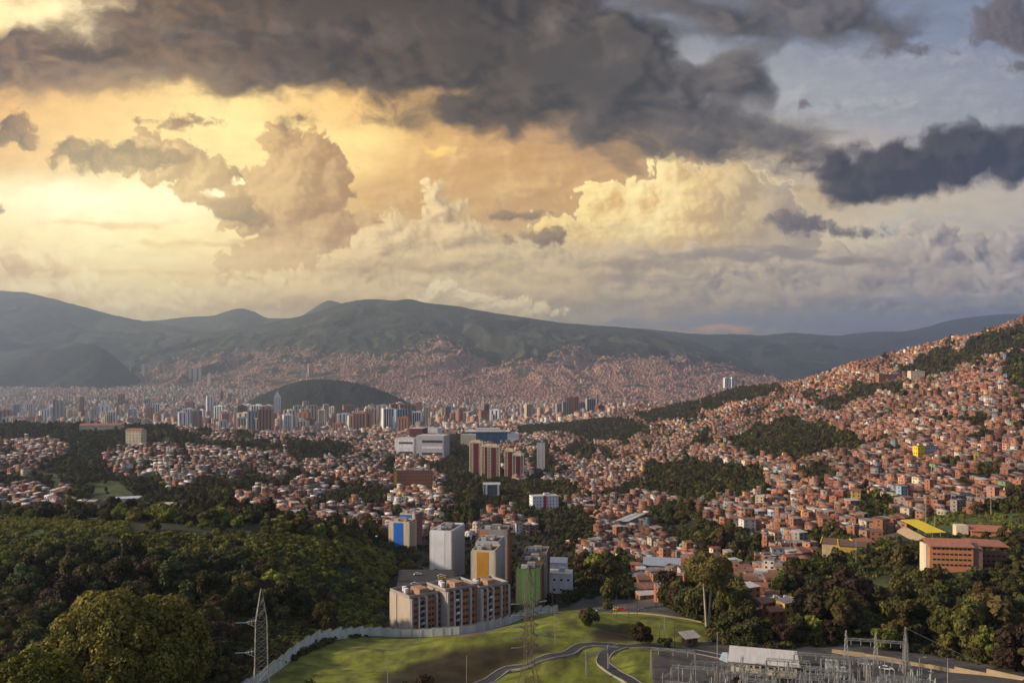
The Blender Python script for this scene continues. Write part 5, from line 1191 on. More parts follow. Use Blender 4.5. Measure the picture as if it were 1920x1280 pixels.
    simple_box('hall', 878, 2200, 42, 30, 815, R(2), P_CREAM, 'cream low hall attached left of the blue glass hall', 'building', roof=P_SHEET); simple_box('hall', 962, 2250, 32, 40, 812, R(2), P_WHITE, 'white low hall attached right of the blue glass hall', 'building', roof=P_SHEET)
    VIEWX.append((855, 985, 1450, 2300))
    simple_box('apartment_tower', 1014, 1500, 15, 14, 829, R(-4), P_LGREY, 'slim pale grey apartment tower standing alone on the slope', 'apartment tower', floors=14, cols=2, limit=40); VIEWX.append((1000, 1030, 1250, 1520))
    o, h = simple_box('apartment_block', 775, 1180, 56, 13, 883, R(4), P_BRICK, 'ochre brick apartment block with a yellow end wall', 'apartment block', floors=5, cols=14, limit=75); MB().box(-26, -6.9, -3, 5, .6, h + 2.6).build('end_panel', mat('paint_amber', (.62, .34, .06), .8), o); VIEWX.append((725, 825, 950, 1180))
    o, h = simple_box('office_block', 922, 1080, 22, 14, 908, R(5), mat('slate_wall', (.16, .17, .2), .7), 'dark gabled office block framed by two white fins', 'building', roof=P_LGREY, roofkind='gable', floors=5, cols=5, limit=30)
    for a in (-7, 9): MB().box(a, -7.6, -2, 2.2, 1.2, h + 2).build('white_fin', P_WHITE, o)
    VIEWX.append((895, 945, 850, 1080))
    o, h = simple_box('school_building', 1023, 960, 32, 15, 930, R(14), P_WHITE, 'white banded building with a tall red stripe', 'building', roof=P_SHEET, floors=4, cols=8, limit=32); MB().box(-1, -7.9, -2, 3.2, 1.0, h + 3).build('red_stripe', P_RED, o); VIEWX.append((990, 1060, 780, 960))
    # left: house with red roof, long colonnaded building, mast, bus roof
    simple_box('apartment_house', 250, 1480, 30, 18, 806, R(-6), P_CREAM, 'cream apartment house with a red tiled roof among trees', 'apartment block', roof=P_TILE, roofkind='gable', floors=5, cols=5, limit=25); VIEWX.append((228, 275, 1150, 1500))
    simple_box('long_hall', 188, 1760, 84, 26, 797, R(12), P_CREAM, 'long low building with an orange tiled roof above the trees', 'building', roof=P_TILE, roofkind='gable', floors=2, cols=18, limit=36); VIEWX.append((145, 235, 1500, 1900))
    loc = at(318, 900); o = empty('telecom_mast', loc); tag(o, 'grey lattice telecom mast with white panel antennas', 'mast'); mb = MB(); lattice(mb, 1.1, .7, 46, 16, .10); mb.build('lattice_body', P_STEEL, o)
    for i, (a, b) in enumerate(((-3.4, 0), (-1, -2.6), (1.2, -2.4), (3.4, 0))): q = MB(); q.box(a, b, 46.5 + (i % 2), .9, .5, 5.5); q.build('panel_antenna', P_WHITE, o)
    q = MB(); [q.bar((math.cos(t) * 3.2, math.sin(t) * 3.2, 46), (math.cos(t + .8) * 3.2, math.sin(t + .8) * 3.2, 46), .12) for t in np.arange(0, 6.3, .8)]; [q.bar((0, 0, 46), (math.cos(t) * 3.2, math.sin(t) * 3.2, 46), .12) for t in (0, 1.57, 3.14, 4.7)]; q.build('platform', P_STEEL, o)
    EXCL.append((loc.x, loc.y, 5)); VIEWX.append((305, 332, 700, 900))
    rows = [(-1, 0), (-.5, 3.5), (.2, 6.5), (1, 9)]; c = at(228, 800); m = MB()
    for (a, b), (a2, b2) in zip(rows[:-1], rows[1:]): m.slab([(a * 13, b, 5.2), (a2 * 13, b2, 5.2), (a2 * 13 - 1, b2 + 9, 6.2), (a * 13 - 1, b + 9, 6.2)], .3)
    o = empty('bus_stop_roof', c); tag(o, 'curved light blue canopy by the road bend, left side', 'canopy'); m.build('roof', mat('canopy_blue', (.25, .42, .6), .35, var=.4, c2=(.7, .75, .8)), o)
    for a, b in rows: MB().bar((a * 13, b + 1, -1), (a * 13, b + 1, 5.2), .2, 6).build('column', P_STEEL, o)
    EXCL.append((c.x, c.y + 5, 15)); VIEWX.append((190, 262, 600, 800))
    # long parallel market roofs
    for i, px in enumerate((1172, 1190)):
        c = at(px, 830); o = empty('market_hall', c, R(-28)); tag(o, ('left' if i == 0 else 'right') + ' one of two long parallel pale market roofs', 'market hall', 'parallel market roofs'); MB().box(0, 0, -3, 6, 56, 7).build('wall', P_CONC, o); MB().slab([(-4, -30, 4.3), (4, -30, 5.2), (4, 30, 5.2), (-4, 30, 4.3)], .3).build('roof', mat('pale_green_sheet', (.45, .50, .50), .5), o); EXCL.append((c.x, c.y, 24))
    VIEWX.append((1140, 1225, 600, 830))
    o, h = simple_box('warehouse', 1250, 560, 31, 22, 1060, R(-10), mat('shed_wall', (.32, .40, .50), .7), 'blue-grey metal warehouse with a low gabled roof', 'warehouse', roof=mat('shed_roof', (.34, .40, .46), .5, stretch=(5, .5, 1)), roofkind='gable', floors=0)
    for a in (-9, -3, 3, 9): MB().box(a, -11.2, 0, 2.4, .3, 3).build('door', P_DARK, o)
    VIEWX.append((1215, 1300, 440, 560))
    # school with ochre walls, yellow stand, playing field, yellow-gabled school
    bz = tz(1066, 392); x = W(1796, 392); o = empty('school_building', (x, 398, bz), R(-9)); tag(o, 'long orange four-storey school with rows of dark windows and tiled roof', 'school'); EXCL.extend([(x, 400, 16), (x + 18, 412, 16)])
    MB().box(-2, 0, -6, 25, 12, 18.4).build('wall', P_TERRA, o); MB().box(-15.4, .5, -6, 1.8, 11, 19).build('stair_tower', P_CREAM, o); windows(o, 9, 4, -13, 9.5, -6.05, 1.4, 3.1, 1.7, 1.0)
    MB().slab([(-15, -7, 12.6), (11.2, -7, 12.6), (11.2, 7, 15.2), (-15, 7, 15.2)], .25).build('roof', P_TILE, o)
    MB().box(13.4, 5, -6, 5.6, 20, 18).build('side_wing', mat('wing_brown', (.27, .16, .12), .85), o); MB().box(26, 13, -6, 19, 10, 13).build('rear_wing', P_DBRICK, o); MB().slab([(15.5, 3, 12), (36, 6, 11), (35, 19, 13), (14, 17, 14)], .3).build('rear_roof', P_TILE, o); windows(o, 6, 2, 17, 35, 7.9, 1.5, 3.2, 1.9, 1.1); o.scale = (.80, .80, .84)
    x2 = W(1860, 455); o = empty('school_wing', (x2, 462, tz(1010, 455)), R(-14)); tag(o, 'upper school wing with long tiled roof and cream stair head', 'school', None); MB().box(2, 0, -18, 22, 9, 22).build('wall', P_TERRA, o); MB().slab([(-10, -5.4, 4.3), (13.5, -5.4, 4.3), (13.5, 5.4, 6.6), (-10, 5.4, 6.6)], .3).build('roof', P_TILE, o); MB().box(-14, 0, -18, 7, 8, 25).build('stair_head', P_CREAM, o); EXCL.append((x2, 462, 20))
    o.scale = (.9, .9, .9)
    a0, a1 = at(1704, 545), at(1756, 470); dv = (a1 - a0).normalized(); nv = Vector((-dv.y, dv.x, 0)).normalized(); m = MB(); c = (a0 + a1) / 2; z0 = tz(972, 545); z1 = tz(996, 470)
    o = empty('grandstand', (c.x, c.y, min(a0.z, a1.z))); tag(o, 'small grandstand under a bright yellow sloping roof', 'grandstand'); f0 = Vector((a0.x, a0.y, z0)) - o.location; f1 = Vector((a1.x, a1.y, z1)) - o.location
    m.slab([tuple(f0 - nv * -5), tuple(f0 + nv * -5 + Vector((0, 0, -.8))), tuple(f1 + nv * -5 + Vector((0, 0, -.8))), tuple(f1 - nv * -5)], .3); m.build('roof', P_YEL, o)
    m = MB(); m.slab([tuple(f0 + nv * -3 + Vector((0, 0, -5))), tuple(f0 + nv * -8 + Vector((0, 0, -8))), tuple(f1 + nv * -8 + Vector((0, 0, -8))), tuple(f1 + nv * -3 + Vector((0, 0, -5)))], 6); m.build('seating_steps', P_SAND, o)
    for t in (0, .25, .5, .75, 1): p = f0.lerp(f1, t); MB().bar(tuple(p + nv * 2 + Vector((0, 0, -8))), tuple(p + nv * 2 + Vector((0, 0, -.2))), .2, 6).build('column', P_STEEL, o)
    EXCL.append((c.x, c.y, 34)); VIEWX.append((1690, 1770, 420, 520))
    for i, (px, Y, h) in enumerate(((1736, 560, 18), (1753, 520, 10), (1831, 560, 20), (1858, 540, 15))): pole(px, Y, h, ('pale floodlight pole just right of the yellow grandstand', 'short floodlight pole behind the yellow grandstand end', 'tall floodlight pole right across the playing field', 'farthest right floodlight pole above the school')[i], .22, P_SAND, grp='floodlight poles by the playing field')
    for i, (px, Y, w, top, rz) in enumerate(((1566, 480, 15, 1019, -30), (1598, 470, 14, 1023, -20), (1626, 478, 14, 1018, 30))):
        o, h = simple_box('school_hall', px, Y, w, 13, top, R(rz), P_SAND if i != 1 else mat('ochre_wall', (.55, .38, .10), .85), ('left school hall with a yellow gable edge and brown roof', 'middle school hall with yellow walls', 'right school hall with a ribbed tiled roof')[i], 'school', roof=mat('brown_sheet', (.16, .10, .07), .8) if i < 2 else P_TILE, roofkind='gable', floors=1, cols=5, group='school halls with yellow gables'); MB().slab([(-w / 2 - .9, -7.5, h + .3), (-w / 2 - .9, 0, h + 2.6), (-w / 2 - .5, 0, h + 2.6), (-w / 2 - .5, -7.5, h + .3)], .6).build('yellow_verge', P_YEL, o)
    simple_box('house', 1742, Yg(1740, 856), 24, 12, 837, R(12), mat('wall_pale_blue', (.5, .52, .55), .8), 'pale blue-grey flat house with a yellow end, on the hillside', 'house', floors=3, cols=7); simple_box('house', 1727, Yg(1740, 856) - 12, 8, 8, 836, R(12), P_YEL, 'bright yellow end house on the hillside beside the pale blue one', 'house', floors=3, cols=2)
    simple_box('house', 1721, Yg(1721, 712), 30, 15, 695, R(0), P_CREAM, 'cream block house high on the slope below the dark woods', 'house', floors=3, cols=5); simple_box('school_building', 1672, Yg(1672, 712), 62, 14, 701, R(5), P_BRICK, 'long brick building high on the slope with a grey roof', 'building', roof=P_LGREY, floors=2, cols=12, limit=24)
    m = MB(); pts = [(1408, 950), (1418, 955), (1430, 958), (1448, 957)]
    o = empty('fence', at(1430, 640)); tag(o, 'turquoise fence along the top of a bare retaining slope', 'fence'); L = [at(p, 640 - i * 6) - o.location for i, (p, _) in enumerate(pts)]
    for a, b in zip(L[:-1], L[1:]): m.slab([tuple(a + Vector((0, 0, 2.6))), tuple(a + Vector((0, .2, 2.6))), tuple(b + Vector((0, .2, 2.6))), tuple(b + Vector((0, 0, 2.6)))], 3.4)
    m.build('mesh_panel', P_TURQ, o); EXCL.append((o.location.x, o.location.y, 9))
P_WHITE2 = mat('render_white_cool', (.80, .84, .90), .8, var=.1, scale=.15)
def build_city_towers():
    """named high buildings of the centre, then the ordinary ones"""
    T1 = [(392, 4300, 26, 742, 'render_white', 'white', 'tall'), (399, 4350, 20, 752, 'render_light_grey', 'pale grey', 'tall'), (404, 4200, 20, 765, 'slate', 'dark blue', 'squat'), (360, 4000, 30, 770, 'render_light_grey', 'ribbed grey', 'tall'), (345, 3900, 26, 782, 'render_cream', 'cream', 'squat'),
          (445, 4300, 34, 762, 'render_cream', 'pale yellow', 'broad'), (470, 4150, 24, 762, 'render_cream', 'cream', 'tall'), (492, 4300, 26, 770, 'slate', 'dark', 'squat'), (392, 3700, 12, 784, 'slate', 'navy blue', 'slim'), (402, 3650, 22, 788, 'brick_orange', 'orange brick', 'tall'),
          (462, 3800, 22, 784, 'render_cream', 'cream-striped', 'tall'), (510, 4000, 26, 775, 'brick_dark', 'brown', 'tall'), (572, 4300, 24, 752, 'render_grey', 'grey', 'tall'), (562, 4100, 30, 768, 'brick_orange', 'red brick', 'broad'), (610, 4200, 28, 758, 'render_light_grey', 'pale grey', 'broad'), (622, 4300, 20, 762, 'render_cream', 'cream', 'tall'),
          (500, 3500, 26, 812, 'render_white', 'white', 'broad'), (517, 3500, 22, 816, 'turq', 'turquoise', 'squat'), (575, 3500, 20, 810, 'amber', 'amber', 'squat'), (592, 3480, 22, 812, 'amber', 'orange', 'squat'), (655, 3300, 24, 808, 'render_white', 'white', 'squat'), (642, 3320, 8, 812, 'paint_red', 'red', 'slim'),
          (55, 4600, 40, 757, 'render_light_grey', 'pale', 'broad'), (30, 4700, 36, 758, 'bluegl', 'blue glass', 'broad'), (110, 4400, 34, 752, 'render_grey', 'grey', 'tall'), (102, 4500, 18, 750, 'brick_dark', 'brown', 'slim'), (152, 4600, 18, 744, 'brick_orange', 'brick', 'slim'), (155, 4000, 12, 768, 'brick_dark', 'dark brick', 'slim'), (180, 4700, 30, 762, 'bluegl', 'pale blue', 'broad'), (245, 4500, 34, 766, 'bluegl', 'pale blue glass', 'broad'),
          (280, 4600, 26, 764, 'brick_orange', 'pink', 'tall'), (298, 4500, 20, 772, 'brick_orange', 'pinkish', 'squat'), (332, 4500, 22, 764, 'render_cream', 'cream', 'tall'), (380, 4500, 14, 756, 'render_white', 'narrow white', 'slim'),
          (430, 5200, 26, 738, 'render_grey', 'hazy grey', 'tall'), (415, 5300, 20, 732, 'brick_orange', 'hazy pink', 'tall'), (300, 6300, 18, 680, 'brick_orange', 'hazy pink', 'tall'), (308, 6300, 18, 684, 'render_cream', 'hazy cream', 'tall'), (268, 6300, 20, 683, 'render_cream', 'sunlit cream', 'tall'), (276, 6300, 20, 684, 'render_cream', 'sunlit pale', 'tall'), (228, 6300, 16, 687, 'render_white', 'hazy white', 'slim'), (242, 6300, 16, 684, 'render_white', 'hazy pale', 'slim'), (365, 6200, 90, 690, 'render_cream', 'hazy pale', 'broad'),
          (568, 6100, 16, 688, 'render_light_grey', 'hazy grey', 'slim'), (580, 6100, 22, 685, 'render_cream', 'hazy cream', 'slim'), (392, 5100, 22, 700, 'render_cream', 'hazy tan', 'broad'),
          (905, 3400, 22, 770, 'brick_orange', 'dark red brick', 'tall'), (912, 3900, 18, 758, 'brick_dark', 'narrow brown', 'slim'), (785, 4100, 20, 754, 'brick_dark', 'brown', 'tall'), (800, 4200, 30, 762, 'render_grey', 'grey', 'broad'), (838, 4250, 24, 763, 'brick_dark', 'brown', 'broad'), (790, 3600, 24, 778, 'render_cream', 'cream', 'tall'), (730, 3700, 22, 782, 'render_cream', 'cream', 'tall'), (745, 3650, 14, 790, 'amber', 'yellow', 'slim'), (752, 3600, 14, 786, 'render_light_grey', 'white-striped', 'slim'), (700, 3800, 18, 776, 'bluegl', 'blue-striped', 'slim'), (683, 3900, 24, 770, 'bluegl', 'pale blue', 'broad'), (690, 3950, 28, 762, 'render_cream', 'tan', 'broad'),
          (696, 4500, 34, 758, 'render_grey', 'grey', 'broad'), (630, 3850, 24, 782, 'render_white', 'pale', 'tall'), (655, 3900, 24, 776, 'brick_dark', 'brown', 'tall'),
          (1060, 3350, 18, 752, 'render_grey', 'grey', 'tall'), (1070, 3380, 24, 744, 'brick_dark', 'dark brown', 'tall'), (1080, 3380, 16, 744, 'brick_orange', 'orange', 'slim'), (1092, 3400, 20, 755, 'render_grey', 'grey', 'tall'), (1108, 3350, 30, 747, 'render_light_grey', 'pale grey', 'tall'), (1125, 3300, 26, 760, 'brick_dark', 'brown', 'squat'), (992, 3500, 26, 757, 'render_cream', 'tan', 'tall'), (1005, 3500, 24, 764, 'render_cream', 'cream', 'squat'),
          (1362, 4300, 30, 708, 'render_white', 'white hazy', 'broad'), (1373, 4300, 22, 708, 'render_white', 'white hazy', 'broad'), (1394, 4400, 26, 712, 'render_grey', 'bluish hazy', 'broad'), (1048, 3600, 20, 756, 'render_grey', 'small grey', 'squat'), (1120, 4200, 14, 740, 'brick_orange', 'hazy orange', 'slim')]
    mats = {'slate': mat('slate_dark', (.05, .06, .10), .5), 'turq': mat('wall_turquoise', (.10, .42, .45), .7), 'amber': mat('paint_amber', (.62, .34, .06), .8), 'bluegl': mat('pale_blue_glass', (.26, .40, .50), .4)}
    r = random.Random(3)
    WN_ = [('render_cream', 'cream'), ('render_cream', 'cream'), ('render_white', 'off-white'), ('brick_orange', 'pink brick'), ('brick_orange', 'pink brick'), ('brick_dark', 'brown brick'), ('render_grey', 'grey'), ('render_light_grey', 'pale grey'), ('render_white', 'off-white'), ('bluegl', 'bluish')]
    for i in range(165):
        px = r.choice([r.uniform(5, 330), r.uniform(330, 760), r.uniform(330, 760), r.uniform(330, 760), r.uniform(640, 960)]); Y = r.uniform(3500, 5600) if not 330 < px < 800 else r.uniform(3020, 4700); t = r.choice([0, 1, 2]); x = W(px, Y)
        h = r.uniform(36, 92) * (1.2 if 330 < px < 760 else .8); m_, wd = r.choice(WN_); a = r.uniform(22, 46)
        if abs(px - 520) < 16 or abs(px - 392) < 12: continue
        if ((x - W(612, 5200)) / 640) ** 2 + ((Y - 5200) / 620) ** 2 < 1: continue
        top = HY - (Hs(x, Y) + h) / Y * F
        T1.append((px, Y, a, top, m_, wd, 'slim' if h / a > 3 else ('tall' if h > 45 else 'squat')))
    for i, (px, Y, w, top, m_, wd, sh) in enumerate(T1):
        m_ = mats[m_] if m_ in mats else MATS[m_]; x = W(px, Y); d = min(w, 24); bz = base_z(x, Y + d / 2, d / 2) - 3; h = tz(top, Y) - bz
        if h < 8: continue
        if not ('hazy' in wd or 'sunlit' in wd or sh == 'broad'): w *= 1.3
        if wd.startswith('hazy') or wd.startswith('sunlit') or 'hazy' in wd:
            q_ = top + (26 if sh == 'broad' else 20); hx = (W(px, Yg(px, q_)), Yg(px, q_), tz(q_, Yg(px, q_))) if (px < 1300 and TPY[:, int((px + 500) / 6)].min() < q_) else mountain_hit(MT, px, q_) if px < 1300 else (x, Y, tz(top + 16, Y) - 2)
            Y = hx[1]; x = W(px, Y); bz = hx[2] - 6; h = (HY - top) / F * Y - bz; w *= Y / 6000
            if h < 12: h = 30
        o = empty('city_tower', (x, Y + d / 2, bz), R(r.choice([8, 20, -12, 28]))); EXCL.append((x, Y + d / 2, max(w, d) * .6))
        MB().box(0, 0, 0, w, d, h).build('wall', m_, o)
        dk = GLASS if i % 3 else P_DARK; n = 2 + (i % 3)
        for k in range(n):
            a = (k + .5) / n - .5
            MB().box(a * w * .86, -d / 2 - .15, 6, w * (.10 + .05 * (i % 2)), .4, h - 9).build('window_strip', dk, o)
        MB().box((-w / 2 if x > 0 else w / 2), 0, 6, .5, d * .16, h - 9).build('window_strip', dk, o)
        MB().box(w * .1, 0, h + .003, w * .4, d * .4, 4).build('roof_house', m_, o)
        pool(o, '%s %s tower' % (sh, wd), 'tower', 'towers of the city centre', (x, Y, tz((top + HY + 60) / 2, Y)))
    # the landmark tower with a needle roof
    x, Y = W(520, 4300), 4300; bz = Hs(x, Y) - 3; h = tz(744, Y) - bz; o = empty('needle_tower', (x, Y, bz), R(12)); tag(o, 'slender white tower tapering to a needle-like pointed top', 'tower'); w, d = 34, 16; EXCL.append((x, Y, 22))
    MB().box(0, 0, 0, w, d, h).build('wall', P_WHITE, o)
    for a in (-.36, -.12, .12, .36): MB().box(a * w, -d / 2 - .3, 4, 2.2, .6, h - 8).build('window_strip', GLASS, o)
    m = MB(); v = [(-w / 2, -d / 2, h + .003), (w / 2, -d / 2, h + .003), (w / 2, d / 2, h + .003), (-w / 2, d / 2, h + .003)]; t = [(-w * .12, -d / 2, h + 26), (w * .12, -d / 2, h + 26), (w * .12, d / 2, h + 26), (-w * .12, d / 2, h + 26)]
    for a in range(4): b = (a + 1) % 4; m.face([v[a], v[b], t[b], t[a]])
    m.face(t); m.build('pointed_top', P_WHITE, o); MB().bar((0, 0, h + 26), (0, 0, h + 42), 1.6, 6, .4).build('spire', P_STEEL, o)
def build_near():
    # stepped pale wall below the blocks
    W1 = [(452, 243), (475, 252), (500, 263), (530, 280), (560, 300), (600, 322), (640, 336), (680, 346), (715, 351), (750, 352), (790, 352), (830, 352), (860, 352), (890, 356), (915, 364), (940, 378), (965, 394), (990, 410), (1015, 424), (1045, 434)]
    P = []; 
    for (a, b), (a2, b2) in zip(W1[:-1], W1[1:]): P += [(a, b), ((a + a2) / 2, (b + b2) / 2)]
    P.append(W1[-1]); c = at(640, 336); o = empty('stepped_wall', c); tag(o, 'long pale stepped wall curving below the apartment blocks beside the lawn', 'wall')
    m = MB(); cap = MB(); lip = MB()
    for i, ((a, b), (a2, b2)) in enumerate(zip(P[:-1], P[1:])):
        p, q = at(a, b) - c, at(a2, b2) - c; dv = (q - p); dv.z = 0; L = dv.length; dv.normalize(); ang = math.atan2(dv.y, dv.x); z = max(p.z, q.z); hh = 3.5 if a > 520 else 3.4; mid = (p + q) / 2; zl = min(p.z, q.z) - 1.5
        m.box(mid.x, mid.y, zl, L + .02, .3 + .002 * (i % 3), z + hh - zl, 0, ang); cap.box(mid.x, mid.y, z + hh + .003, L - .05, .46, .16, 0, ang)
        m.box(q.x, q.y, zl, .5, .52, z + hh - zl - .2, 0, ang)
    m.build('wall_panel', mat('whitewashed_wall', (.66, .69, .69), .9, var=.28, scale=.35, detail=9, stretch=(1, 1, .25)), o); cap.build('coping', mat('mossy_coping', (.15, .16, .13), .9), o)
    # roads on the lawn with kerbs
    KB = mat('kerb_stone', (.34, .33, .30), .9)
    ribbon('road', [(a, Yg(a, b)) for a, b in ((880, 1296), (940, 1268), (1000, 1249), (1045, 1230), (1085, 1217), (1130, 1213), (1190, 1212), (1240, 1216), (1300, 1225), (1370, 1236), (1420, 1243))], 3.7, P_ASPH, kerb=KB)
    ribbon('road', [(a, Yg(a, b)) for a, b in ((1215, 1300), (1180, 1278), (1145, 1256), (1130, 1241), (1140, 1226), (1168, 1213))], 4.0, P_ASPH, off=.16, kerb=KB)
    ribbon('road', [(1090, 405), (1160, 392), (1240, 372), (1330, 350), (1420, 330), (1500, 300), (1560, 285)], 7, P_ASPH)
    ribbon('footpath', [(1150, 360), (1200, 352), (1250, 345), (1290, 342), (1330, 334)], 1.6, P_SAND)
    # yard of the switchyard
    m = MB(); pts = [(1385, 262), (1300, 244), (1330, 236), (1925, 236), (1925, 268), (1790, 274), (1640, 284), (1560, 292), (1440, 296)]
    Q = [at(a, b, .25) for a, b in pts]; z = max(q.z for q in Q); m.slab([(q.x, q.y, q.z) for q in Q], .6); yard = m.build('paved_yard', mat('yard_concrete', (.085, .08, .08), .9, var=.3, scale=.2, detail=8)); yard['kind'] = 'structure'
    # white-roofed hall
    X0 = at(1436, 268); o = empty('substation_hall', (X0.x + 1, X0.y + 6, X0.z), R(-16)); tag(o, 'long hall with a pale sheet roof beside the switchyard', 'hall'); EXCL.append((X0.x, X0.y + 6, 14))
    MB().box(0, 0, -1.5, 21, 11, 5.2).build('wall', P_CREAM, o); MB().slab([(-11.6, -6.3, 3.8), (11.6, -6.3, 3.8), (11.2, 6.3, 5.2), (-11.2, 6.3, 5.2)], .22).build('roof', P_SHEET, o)
    windows(o, 9, 1, -10, 10, -5.55, 1.9, 3, 1.3, .8)
    MB().slab([(-14.4, -4.0, 3.4), (-11.7, -6.4, 3.5), (-11.7, 1.4, 4.2), (-13.6, 1.8, 4.0)], .18).build('canopy', mat('pale_blue_sheet', (.45, .56, .62), .6), o)
    MB().box(4.2, -5.56, -.1, 1.1, .14, 2.1).build('door', P_DARK, o)
    VIEWX.append((1350, 1520, 200, 300)); VIEWX.append((960, 1330, 200, 345)); VIEWX.append((1230, 1800, 150, 275)); VIEWX.append((420, 1000, 130, 345)); VIEWX.append((1560, 1800, 150, 300))
    # kiosk
    X1 = at(1293, 300); o = empty('kiosk', X1, R(20)); tag(o, 'small hut with a pale sloping roof at the lawn edge', 'hut'); EXCL.append((X1.x, X1.y, 6)); MB().box(0, 0, -1, 4.8, 3.6, 3.8).build('wall', P_DBRICK, o); MB().slab([(-3.4, -2.8, 2.8), (3.4, -2.8, 2.8), (3.4, 2.6, 4.0), (-3.4, 2.6, 4.0)], .2).build('roof', mat('aged_sheet', (.40, .37, .33), .8), o); MB().box(-1, -1.86, 1, 1, .12, 1).build('window', GLASS, o); MB().box(1, -1.86, 0, .9, .12, 2).build('door', WOOD, o)
    # garden wall along the yard, right
    P2 = [(1560, 292), (1620, 288), (1680, 283), (1740, 277), (1790, 272), (1850, 266), (1925, 258)]; c = at(1700, 280); o = empty('yard_wall', c); tag(o, 'low sandy boundary wall along the right side of the switchyard', 'wall'); m = MB()
    for i, ((a, b), (a2, b2)) in enumerate(zip(P2[:-1], P2[1:])):
        p, q = at(a, b) - c, at(a2, b2) - c; dv = q - p; ang = math.atan2(dv.y, dv.x); mid = (p + q) / 2; m.box(mid.x, mid.y, min(p.z, q.z) - 1.5, math.hypot(dv.x, dv.y) + .1, .3 + .01 * (i % 2), abs(p.z - q.z) + 3.0, 0, ang)
    m.build('wall_panel', P_SAND, o)
    # cars
    car(at(1622, 279, .3), R(-12), CARW, 'white car parked in the yard, left of a pair'); car(at(1662, 274, .3), R(-12), CARW, 'white car parked in the yard, right of a pair')
    c = at(800, 444); MB().slab([(W(748, 470), 470, -108.2), (W(742, 415), 415, -108.2), (W(850, 415), 415, -108.2), (W(850, 470), 470, -108.2)], 12).build('car_park', P_ASPH)['kind'] = 'structure'; EXCL.append((W(798, 442), 442, 22)); VIEWX.append((740, 860, 380, 470))
    for i, (px, Y, mt, lb, rz) in enumerate(((828, 452, CARW, 'white car at the back of the terrace car park row', 10), (829, 447, CARY, 'yellow taxi in the terrace car park, farther one', 5), (826, 441, CARG, 'dark car between the two yellow taxis', 8), (825, 436, CARY, 'yellow taxi in the terrace car park, nearer one', 6), (783, 456, CARW, 'white car standing alone at the back of the car park', 20), (778, 434, CARW, 'white car at the left edge of the terrace car park', 10))): car(Vector((W(px, Y), Y, -108.18)), R(rz), mt, lb)
    for i, (px, Y, mt, lb) in enumerate(((1096, 400, CARR, 'red car on the road beyond the lawn'), (1112, 398, CARW, 'white car on the road beyond the lawn'), (1158, 392, CARY, 'yellow car on the road behind the lawn'), (1166, 389, CARR, 'red car right behind the yellow car on the road'), (1205, 380, CARG, 'grey car farthest right on the road beyond the lawn'))): car(at(px, Y, .3), R(-15), mt, lb)
    # pylons, poles
    pylon(490, 240, 33, 2.7, 'pale steel lattice pylon with two short arms left of the lawn', [(23.3, 4.6, -1), (14.4, 4.8, -1)], neck=.72, wf=.7)
    pylon(992, 250, 40, 3.6, 'thin brownish lattice pylon standing on the lawn in front of the green tower', [(z, 3.2, s) for z in (29, 25.5, 22, 18.5, 15.5) for s in (-1, 1)], mat('rusty_steel', (.17, .135, .10), .8), neck=.9, wf=.33)
    for (px, Y, h, lb, k) in ((727, 262, 12, 'pale concrete pole on the left of the lawn', 0), (875, 250, 13, 'pale pole before the brown bank', 0), (1041, 292, 13, 'pole with cross arm beside the road fork', 2), (787, 345, 17, 'grey mast in front of the striped blocks', 0), (1156, 335, 9, 'dark thin pole at the top of the lawn', 1), (1179, 338, 8, 'second dark pole on the lawn top', 1), (1195, 342, 9, 'third dark pole on the lawn top', 1), (1246, 300, 10, 'white pole by the hut and lawn', 0), (1237, 298, 8, 'short pale pole next to the white pole', 0), (1265, 294, 10, 'dark leaning-stay pole beside the hut', 1), (1777, 258, 9, 'yellowish lamp pole at the right of the yard', 0), (1724, 262, 8, 'street lamp on the yard road', 3), (1036, 372, 14, 'thin pole beside the green gabled tower', 1), (1345, 285, 9, 'grey pole left of the pale-roofed hall', 0), (1230, 400, 14, 'tall thin street pole behind the lawn', 1), (1605, 430, 17, 'tall slanted grey mast before the yellow-gabled school', 0), (1402, 505, 15, 'thin steel mast beside the footbridge', 1)):
        pole(px, Y, h, lb, .17 if k != 1 else .12, P_CONC if k != 1 else P_DARK, lamp=(k == 3), arm=(k == 2)); VIEWX.append((px - 8, px + 8, Y - 60, Y))
    # footbridge
    a, b = at(1355, 520), at(1412, 505); z = tz(1078, 512); o = empty('footbridge', (a.x, a.y, z)); tag(o, 'grey steel footbridge spanning the wooded gully road', 'footbridge'); dv = Vector((b.x - a.x, b.y - a.y, 0)); m = MB(); m.slab([(0, -1, 0), tuple(dv + Vector((0, -1, 0))), tuple(dv + Vector((0, 1, 0))), (0, 1, 0)], .5); m.build('deck', P_STEEL, o); m = MB(); [m.bar((s[0], -1, 0), (s[0], -1, 1.2), .06) for s in [tuple(dv * t) for t in np.linspace(0, 1, 9)]]; m.bar((0, -1, 1.2), tuple(dv + Vector((0, -1, 1.2))), .08); m.build('railing', P_STEEL, o); [MB().bar((dv.x * t, 0, -9), (dv.x * t, 0, -.5), .35, 8).build('pier', P_CONC, o) for t in (.1, .9)]; VIEWX.append((1345, 1420, 400, 510))
